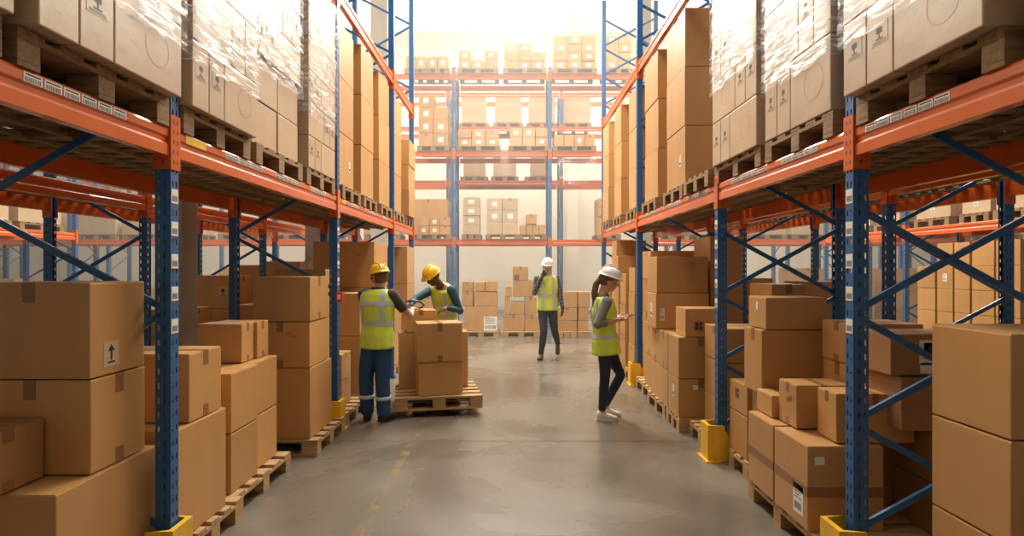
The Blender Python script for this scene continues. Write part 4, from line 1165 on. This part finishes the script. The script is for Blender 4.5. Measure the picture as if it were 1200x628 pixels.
def shoe(root, ankle, toe_dir, m, sole='rubber', L=.27, pitch=0):
    a = V(ankle); d = V(toe_dir).normalized(); s = d.cross(V((0, 0, 1))).normalized(); u = s.cross(d).normalized()
    base = a-u*.085
    bm = bmesh.new(); secs = []
    for t, w, h in ((-.068, .022, .030), (-.055, .034, .045), (-.02, .037, .050), (.03, .038, .046), (.08, .042, .036), (.13, .045, .028), (.168, .038, .022), (.188, .018, .014)):
        secs.append((base+d*(t*L/.27)+u*(.014+h*.8), s*w, u*h))
    loft(bm, secs, 16); tube(bm, [a-u*.04-d*.015, a+u*.01-d*.012], [.040, .038], 14, False)
    o = obj('shoe', recalc(bm), m, root); remesh(o, .006, 4)
    bm = bmesh.new()
    outl = [(-.072, .015), (-.066, .034), (-.02, .037), (.04, .040), (.10, .047), (.15, .044), (.182, .026), (.192, 0)]
    pts = [base+d*(t*L/.27)+s*w for t, w in outl]+[base+d*(t*L/.27)-s*w for t, w in reversed(outl[:-1])]
    v0 = [bm.verts.new(p) for p in pts]; v1 = [bm.verts.new(p+u*.02) for p in pts]; n = len(pts)
    for i in range(n): bm.faces.new((v0[i], v0[(i+1) % n], v1[(i+1) % n], v1[i]))
    bm.faces.new(v0); bm.faces.new(v1); obj('sole', recalc(bm), sole, o)
def arm_pts(s, e, w): return [V(s), V(s).lerp(V(e), .5), V(e), V(e).lerp(V(w), .5), V(w)]
def body(root, T, head, f, u, arms, skin):
    """arms: (shoulder, elbow, wrist, hand_dir, palm normal, curl, thumb side)"""
    bm = bmesh.new(); head = V(head)
    loft(bm, T.secs(-.05, .97, 14, -.008), 20)
    head_geo(bm, head, f, u)
    tube(bm, [T.c(.93), T.c(1.0), head-V(u).normalized()*.06-V(f).normalized()*.015], [.062, .054, .052], 14)
    for (s, e, w, hd, pn, cu, ts) in arms:
        tube(bm, arm_pts(s, e, w), [.047, .043, .039, .034, .026], 12)
        hand(bm, w, hd, pn, cu, 0, ts)
    o = obj('body', bm, skin, root); remesh(o, .0065, 3); return o
def sleeve(root, s, e, w, frac, m, name='sleeve', r=(.066, .056, .050, .043, .036)):
    """frac: how far down the forearm (0..1), or negative: fraction of the upper arm only"""
    pts = [V(s), V(s).lerp(V(e), .5), V(e)]
    rd = list(r[:3])
    if frac < 0: pts = [V(s), V(s).lerp(V(e), .35), V(s).lerp(V(e), .68)]; rd = [r[0], r[1], r[2]+.004]
    if frac > 0: pts += [V(e).lerp(V(w), frac*.5), V(e).lerp(V(w), frac)]; rd += [lerp(r[2], r[4], frac*.5), lerp(r[2], r[4], frac)]
    bm = bmesh.new(); tube(bm, pts, rd, 14, False); ell(bm, s, (r[0],)*3)
    if frac > 0: ell(bm, e, (r[2],)*3)
    o = obj(name, bm, m, root); remesh(o, .008, 4); return o
def person(loc, label):
    r = empty('person', loc); tag(r, label, 'person'); return r

# --- man in blue trousers (back to camera)
r = person((-1.45, 6.10, 0), 'man seen from behind in yellow hard hat, yellow vest and blue trousers')
U = V((.94, -.34, 0)); T = Torso((0, .02, .93), (0, .02, 1.18), (.0, .06, 1.43), U, MALE)
sR, sL = T.c(.86)+U*.175, T.c(.86)-U*.175
eR = V((.345, .08, 1.125)); wR = V((.33, .30, 1.19)); eL = sL+V((.02, .09, -.27)); wL = eL+V((.15, .20, -.01))
hf, hu = V((-.62, .76, -.18)), V((-.1, .0, 1))
hc = V((.015, .075, 1.545))
b = body(r, T, hc, hf, hu, [(sR, eR, wR, (-.1, 1, .05), (0, 0, -1), .35, -1), (sL, eL, wL, (.5, 1, .0), (0, 0, -1), .4, 1)], 'skin')
face_bits(r, hc, hf, hu)
bm = bmesh.new(); A = None
hr = hf.cross(hu).normalized()
ell(bm, hc-hf.normalized()*.030+hu*.002, (.078, .072, .085), (hr, hf.normalized(), hu.normalized())); o = obj('hair', bm, 'hair_brown', r, smooth=True)
bm = bmesh.new(); f_, u_ = hf.normalized(), (hu-hf.normalized()*hu.dot(hf.normalized())).normalized()
for s in (-1, 1):
    tube(bm, [hc+hr*s*.075+u_*.012, hc+hr*s*.062+f_*.085+u_*.014], .004, 6)
    ell(bm, hc+hr*s*.032+f_*.099+u_*.010, (.026, .006, .019), (hr, f_, u_))
obj('sunglasses', bm, 'black', r, smooth=True)
hard_hat(r, hc, hf, hu, 'hat_yellow')
vest(r, T, hem=-.26, stripes=(.26, .66), vert=(.125,), front_open=False, vstart=.26)
sleeve(r, sR, eR, wR, -1, 'brown_shirt', r=(.070, .062, .056, .05, .04)); sleeve(r, sL, eL, wL, -1, 'brown_shirt', r=(.070, .062, .056, .05, .04))
bm = bmesh.new(); loft(bm, [(T.c(.93), U*.095, V((.34, .94, 0))*.075), (T.c(1.03), U*.068, V((.34, .94, 0))*.065)], 20); obj('collar', bm, 'brown_shirt', r, smooth=True)
hL, hR = V((-.085, .03, .84)), V((.085, .01, .84))
kL, kR = V((-.13, .06, .47)), V((.06, .0, .47)); aL, aR = V((-.125, .09, .11)), V((.075, .0, .11))
trousers(r, (hL, hR), [(hL, kL, aL), (hR, kR, aR)], 'work_blue', rad=(.090, .080, .074), pel=.105)
for a, k in ((aL, kL), (aR, kR)):
    bm = bmesh.new(); p = a.lerp(k, .36); q = a.lerp(k, .47); loft(bm, [(p, V((.084, 0, 0)), V((0, .084, 0))), (q, V((.086, 0, 0)), V((0, .086, 0)))], 20); obj('reflective_stripe', bm, 'silver', r, smooth=True)
shoe(r, aL+V((0, 0, -.012)), (-.15, 1, 0), 'shoe_black'); shoe(r, aR+V((0, 0, -.012)), (.55, .85, 0), 'shoe_black')

# --- bending man
r = person((-.93, 7.72, 0), 'man in yellow hard hat and teal sleeves bending over the loaded pallet')
F0 = V((-.60, -.80, 0)); U = V((-.80, .60, 0))
T = Torso((.02, .12, .92), (.03, .10, 1.20), (-.03, -.10, 1.42), U, MALE)
sR, sL = T.c(.86)+U*.175, T.c(.86)-U*.175
eR = V((-.36, -.22, 1.23)); wR = V((-.37, -.40, 1.185)); eL = V((.235, -.12, 1.08)); wL = V((.085, -.37, 1.14))
hf, hu = V((-.55, -.60, -.58)), V((-.35, -.45, .82))
hc = V((-.115, -.22, 1.535))
body(r, T, hc, hf, hu, [(sR, eR, wR, (.1, -1, -.15), (.2, 0, -1), .5, -1), (sL, eL, wL, (-.75, -.45, -.30), (0, -.1, -1), .3, 1)], 'skin_dark')
face_bits(r, hc, hf, hu, 'hair_black', 'skin_dark')
bm = bmesh.new(); hand(bm, wR, (.1, -1, -.15), (.2, 0, -1), .5, .003, -1); tube(bm, [wR-V((.0, -.05, -.01)), wR+V((0, -.01, 0))], [.034, .032], 12, False); o = obj('glove', bm, 'glove', r); remesh(o, .005, 2)
hr = hf.cross(hu).normalized(); ell_bm = bmesh.new(); ell(ell_bm, hc-hf.normalized()*.022+hu.normalized()*.015, (.077, .080, .086), (hr, hf.normalized(), hu.normalized())); obj('hair', ell_bm, 'hair_black', r, smooth=True)
hard_hat(r, hc, hf, hu, 'hat_yellow')
vest(r, T, hem=-.26, stripes=(.20, .55), vert=(.115,), vstart=.2)
neckline(r, T, 'teal_shirt', .12, .045)
sleeve(r, sR, eR, wR, .92, 'teal_shirt'); sleeve(r, sL, eL, wL, .85, 'teal_shirt')
hL, hR = T.P-U*.09-V((0, 0, .04)), T.P+U*.09-V((0, 0, .04))
kL, kR = V((.07, .06, .47)), V((-.08, .16, .47)); aL, aR = V((.09, .10, .11)), V((-.10, .20, .11))
trousers(r, (hR, hL), [(hL, kL, aL), (hR, kR, aR)], 'work_blue', rad=(.095, .075, .068))
shoe(r, aL+V((0, 0, -.012)), (-.2, -1, 0), 'shoe_black'); shoe(r, aR+V((0, 0, -.012)), (-.7, -.8, 0), 'shoe_black')

# --- walking man
r = person((.64, 10.30, 0), 'walking man in white hard hat and plaid shirt talking into a radio')
U = V((-1, -.12, 0)); T = Torso((0, .02, .98), (-.0, .0, 1.25), (-.01, -.02, 1.53), U, MALE)
sR, sL = T.c(.86)+U.normalized()*.178, T.c(.86)-U.normalized()*.178
eR = V((-.235, -.06, 1.20)); wR = V((-.12, -.20, 1.475)); eL = V((.235, .03, 1.17)); wL = V((.275, -.03, .915))
hf, hu = V((-.08, -1, -.28)), V((.0, -.25, 1))
hc = V((.0, -.055, 1.68))
body(r, T, hc, hf, hu, [(sR, eR, wR, (.30, -.15, .95), (.85, .45, -.2), .75, -1), (sL, eL, wL, (.05, -.1, -1), (-1, 0, 0), .45, 1)], 'skin')
face_bits(r, hc, hf, hu, 'hair_brown')
for (w, hd, pn, cu, ts) in ((wR, (.30, -.15, .95), (.85, .45, -.2), .75, -1), (wL, (.05, -.1, -1), (-1, 0, 0), .45, 1)):
    bm = bmesh.new(); hand(bm, w, hd, pn, cu, .003, ts); d = V(hd).normalized(); tube(bm, [w-d*.05, w+d*.01], [.036, .034], 12, False); o = obj('glove', bm, 'glove', r); remesh(o, .005, 2)
hr = hf.cross(hu).normalized(); bm = bmesh.new(); ell(bm, hc-hf.normalized()*.028+hu.normalized()*.01, (.077, .078, .088), (hr, hf.normalized(), hu.normalized())); obj('hair', bm, 'hair_brown', r, smooth=True)
hard_hat(r, hc, hf, hu, 'hat_white')
vest(r, T, hem=-.16, stripes=(.34,), vert=(.10,), vstart=-.14)
neckline(r, T, 'black_denim', .24, .055)
sleeve(r, sR, eR, wR, .86, 'plaid'); sleeve(r, sL, eL, wL, .82, 'plaid')
hL, hR = V((.088, .02, .92)), V((-.088, .03, .92))
kL, kR = V((.13, .02, .53)), V((-.07, -.10, .50)); aL, aR = V((.215, .36, .24)), V((-.115, -.02, .11))
trousers(r, (hR, hL), [(hL, kL, aL), (hR, kR, aR)], 'black_denim', rad=(.088, .066, .052))
shoe(r, aR+V((0, 0, -.012)), (-.25, -1, 0), 'shoe_brown'); shoe(r, aL+V((0, -.0, -.01)), (-.05, -.62, -.78), 'shoe_brown')
# radio in his hand
t = empty('walkie_talkie', (.64-.075, 10.30-.235, 1.545)); tag(t, 'black radio held at the walking man\'s mouth', 'radio')
bm = bmesh.new(); box(bm, -.026, .026, -.016, .016, -.05, .07, bev=.006); obj('case', bm, 'black', t)
bm = bmesh.new(); tube(bm, [(-.016, 0, .068), (-.016, 0, .15)], [.006, .004], 8); obj('antenna', bm, 'black', t)

# --- woman with phone
r = person((1.0, 6.22, 0), 'woman with a ponytail in white hard hat, yellow vest and navy jeans')
U = V((.10, -1, 0)); T = Torso((.02, .0, .87), (.0, .0, 1.10), (-.005, .0, 1.36), U, FEM)
sR, sL = T.c(.86)+U.normalized()*.145, T.c(.86)-U.normalized()*.145
eR = V((-.09, -.19, 1.055)); wR = V((.125, -.13, 1.095)); eL = V((-.01, .18, 1.05)); wL = V((.15, .09, 1.10))
hf, hu = V((.95, -.08, -.30)), V((.28, 0, .96))
hc = V((.055, -.005, 1.508))
body(r, T, hc, hf, hu, [(sR, eR, wR, (1, .28, .02), (-.1, .25, 1), .55, 1), (sL, eL, wL, (1, -.35, .02), (-.1, -.25, 1), .5, -1)], 'skin')
face_bits(r, hc, hf, hu, 'hair_brown')
f_, u_ = hf.normalized(), (hu-hf.normalized()*hu.dot(hf.normalized())).normalized(); hr = f_.cross(u_)
bm = bmesh.new(); ell(bm, hc-f_*.026+u_*.012, (.078, .080, .090), (hr, f_, u_))
tube(bm, [hc-f_*.09+u_*.02, hc+V((-.135, 0, -.03)), hc+V((-.155, 0, -.13)), hc+V((-.150, -.01, -.22)), hc+V((-.17, -.01, -.30))], [.028, .034, .036, .030, .010], 14)
for s in (-1, 1): tube(bm, [hc+hr*s*.066+f_*.045+u_*.03, hc+hr*s*.075+f_*.0+u_*.01, hc+hr*s*.055-f_*.06-u_*.01], [.006, .014, .018], 10)
o = obj('hair', bm, 'hair_brown', r); remesh(o, .006, 4)
hard_hat(r, hc, hf, hu, 'hat_white')
vest(r, T, hem=-.33, stripes=(.10, .44), vert=(.09,), vstart=.44)
bm = bmesh.new(); loft(bm, [(T.c(.93), V((.075, 0, 0)), V((0, .085, 0))), (T.c(1.04), V((.056, 0, 0)), V((0, .058, 0)))], 20); obj('collar', bm, 'grey_shirt', r, smooth=True)
sleeve(r, sR, eR, wR, .45, 'grey_shirt', r=(.058, .052, .050, .044, .038)); sleeve(r, sL, eL, wL, .45, 'grey_shirt', r=(.058, .052, .050, .044, .038))
hR, hL = V((.01, -.078, .82)), V((.03, .078, .82))
kR, kL = V((.0, -.09, .46)), V((.20, .06, .47)); aR, aL = V((-.025, -.06, .13)), V((.045, .13, .13))
trousers(r, (hL, hR), [(hL, kL, aL), (hR, kR, aR)], 'denim', hw=.15, rad=(.080, .055, .043))
for a, k in ((aR, kR), (aL, kL)):
    bm = bmesh.new(); tube(bm, [a+V((0, 0, -.06)), a.lerp(k, .10)], [.031, .034], 12); o = obj('ankle', bm, 'skin', r, smooth=True)
shoe(r, aR+V((0, 0, -.044)), (1, -.15, 0), 'shoe_white', 'shoe_white', .245); shoe(r, aL+V((0, 0, -.044)), (1, -.25, 0), 'shoe_white', 'shoe_white', .245)
t = empty('smartphone', (1.0+.245, 6.22-.03, 1.125)); t.rotation_euler = (0, math.radians(-14), 0); tag(t, 'dark tablet phone held by the woman', 'phone')
bm = bmesh.new(); box(bm, -.085, .085, -.045, .045, -.005, .004, bev=.003); obj('case', bm, 'black', t)
bm = bmesh.new(); box(bm, -.078, .078, -.04, .04, .0042, .0048); obj('screen', bm, 'screen', t)

# ------------------------------------------------------------------ haze over the far hall
HAZE = .024
bm = bmesh.new(); box(bm, XL+.05, XR-.05, 9.0, YF-.1, .02, ZC-.05)
hm = bpy.data.materials.new('haze'); hm.use_nodes = True; nt = hm.node_tree; nt.nodes.remove(nt.nodes['Principled BSDF'])
vs = nt.nodes.new('ShaderNodeVolumeScatter'); vs.inputs['Color'].default_value = (1, .97, .92, 1); vs.inputs['Density'].default_value = HAZE; vs.inputs['Anisotropy'].default_value = .3
nt.links.new(vs.outputs[0], nt.nodes['Material Output'].inputs['Volume'])
o = obj('haze', bm, hm); tag(o, 'thin warm haze hanging in the far half of the hall', 'haze', kind='stuff')

# ------------------------------------------------------------------ light, camera, world
def area(loc, rot, size, size_y, power, col):
    l = bpy.data.lights.new('light_panel', 'AREA'); l.shape = 'RECTANGLE'; l.size = size; l.size_y = size_y; l.energy = power; l.color = col
    o = bpy.data.objects.new('ceiling_light', l); C.objects.link(o); o.location = loc; o.rotation_euler = rot; return o
WARM = (1.0, .90, .74)
COOL = (.93, .97, 1.0)
area((0, 3.2, 8.6), (0, 0, 0), 1.0, 2.6, 66, (.90, .96, 1.0))  # unseen light, tinted cool to give near upper cartons a cool glare
for y, z, p in ((-1.0, 9, 6), (6.4, 7.4, 260), (10.2, 7.2, 520)): area((0, y, z), (0, 0, 0), 1.0, 2.6, p, (1, .94, .82))
area((0, 13.7, 12.6), (0, 0, 0), 8, 2, 1150, WARM)  # unseen light added to brighten the end rack and far floor
area((0, 17.65, 11.3), (math.radians(-9), 0, 0), 22, .8, 3100, WARM)  # unseen strip added between the end racks to brighten the far wall
for x in (-6.9, 5.85):
    for y, p in ((3.5, 25), (8.0, 220), (13.0, 520)): area((x, y, 9.3), (0, 0, 0), 1.2, 2.2, p, WARM)
for a, b in wins:
    area(((a+b)/2, YF+.24, (WZ0+WZ1)/2), (math.radians(-72), 0, 0), b-a, WZ1-WZ0, 230, (1, .96, .88))  # added light panels outside the panes, standing in for daylight
w = bpy.data.worlds.new('World'); S.world = w; w.use_nodes = True
w.node_tree.nodes['Background'].inputs[0].default_value = (1, .985, .94, 1); w.node_tree.nodes['Background'].inputs[1].default_value = 1.25

cam = bpy.data.cameras.new('camera'); co = bpy.data.objects.new('camera', cam); C.objects.link(co)
co.location = (0, 0, EYE); co.rotation_euler = (math.pi/2, 0, 0); cam.sensor_width = 36; cam.lens = 36*FPX/1200; cam.clip_end = 100
S.camera = co
S.view_settings.view_transform = 'Standard'; S.view_settings.look = 'None'; S.view_settings.gamma = 1
S.view_settings.exposure = 0.0; S.view_settings.use_curve_mapping = False
S.cycles.use_denoising = True
S.cycles.max_bounces = 8; S.cycles.diffuse_bounces = 4; S.cycles.transparent_max_bounces = 16
S.cycles.sample_clamp_indirect = 6

# ------------------------------------------------------------------ the cartons that show least are kept as one mass
MERGE = [0,1,3,4,5,6,7,8,9,10,11,12,13,14,18,21,22,23,24,25,26,27,28,29,36,37,39,40,41,42,43,44,55,56,58,59,60,94,95,96,97,98,99,100,101,102,103,104,105,109,110,112,113,114,115,116,117,118,119,120,127,128,130,131,132,142,145,146,147,178,179,185,188,193,194,196,197,199,202,203,205,206,208,209,210,211,212,247,248,249,253,256,257,266,270,271,272,273,275,276,277,278,279,280,282,283,285,286,287,288,293,298,303,308,312,317,318,319,320,323,324,325,326,327,328,329,330,331,332,344,353,383,384,429,431,432,434,435,436,437,438,439,440,441,449,450,452,453,454,456,457,459,460,462,463,464,465,466,467,468,469,470,471,472,474,475,476,477,478,479,480,482,485,486,487,488,489,490,491,492,493,495,496,497,500,501,502,503,508,509,510,511,512,513,514,515,516]
def thin(limit=325, gx=480, gy=251):
    bpy.context.view_layer.update(); dg = bpy.context.evaluated_depsgraph_get()
    seen = {}
    org = Vector((0, 0, EYE))
    for iy in range(gy):
        for ix in range(gx):
            px, py = (ix+.5)*1200/gx, (iy+.5)*628/gy
            d = Vector(((px-CX)/FPX, 1, -(py-CY)/FPX)).normalized(); p = org
            for hop in range(6):
                ok, loc, nn, fi, ob, mx = S.ray_cast(dg, p, d)
                if not ok: break
                r = ob
                while r.parent: r = r.parent
                if r.name.startswith(('stretch_film', 'haze', 'torn_film')): p = loc+d*.002; continue
                seen[r.name] = seen.get(r.name, 0)+1; break
    cs = sorted(CARTONS, key=lambda o: -seen.get(o.name, 0))
    print('MERGELIST', sorted(CARTONS.index(o) for o in cs[limit:]))
    print('CARTONS', len(cs), 'smallest kept', seen.get(cs[limit-1].name, 0), 'unseen', sum(1 for c in cs if c.name not in seen))
def groups():
    for o in S.objects:
        if o.parent or o.get('group') or o.get('kind'): continue
        c = o.get('category'); x, y, z = o.location
        side = 'men\'s' if x < 0 else 'woman\'s'
        if c in ('carton', 'pallet'):
            w = c + 's '
            if y > 15.5: g = w + ('on the hazy rear rack' if y > 18 else 'on the end rack shelves' if z > 2 else 'on the floor under the end rack')
            elif y > 13.2: g = w + 'on the floor before the end rack'
            elif -1.7 < x < 0: g = w + 'between the two men'
            elif z > 2.2: g = w + 'on the upper shelf of the %s rack' % side if abs(x) < 3 else w + 'on the shelf across the next aisle, %s side' % side
            else: g = w + 'on the floor in the %s rack' % side if abs(x) < 3 else w + 'deeper behind the %s rack' % side
            o['group'] = g
        elif c == 'pallet rack': o['group'] = 'blue and orange pallet racks'
        elif c == 'person': o['group'] = 'workers in hard hats and yellow vests'
        elif o.name.startswith('stretch_film'): o['group'] = 'stretch film round the shelf loads'
groups()
def merge(rest):
    bm = bmesh.new(); mats = []
    for o in rest:
        for q in [o]+list(o.children):
            if q.type != 'MESH': continue
            mw = q.matrix_world; base = len(bm.verts); nf = len(bm.faces)
            bm.from_mesh(q.data); bm.verts.ensure_lookup_table(); bm.faces.ensure_lookup_table()
            for v in bm.verts[base:]: v.co = mw @ v.co
            idx = []
            for m in q.data.materials:
                if m not in mats: mats.append(m)
                idx.append(mats.index(m))
            for f in bm.faces[nf:]: f.material_index = idx[min(f.material_index, len(idx)-1)]
    for o in rest:
        for q in list(o.children): bpy.data.objects.remove(q)
        bpy.data.objects.remove(o)
    if rest:
        o = obj('background_cartons', bm, mats); tag(o, 'mass of small brown cartons deep in the racks and behind the stacks', 'cartons', kind='stuff')
bpy.context.view_layer.update()
import os
if os.environ.get('CHK'): thin()
merge([CARTONS[i] for i in MERGE])
if os.environ.get('CHK'):
    L = {}
    for o in S.objects:
        l = o.get('label')
        if l:
            if len(l.split()) > 16: print('LONG', len(l.split()), l)
            L.setdefault(l, []).append(o.name)
    for l, n in L.items():
        if len(n) > 1: print('DUP', n, l)
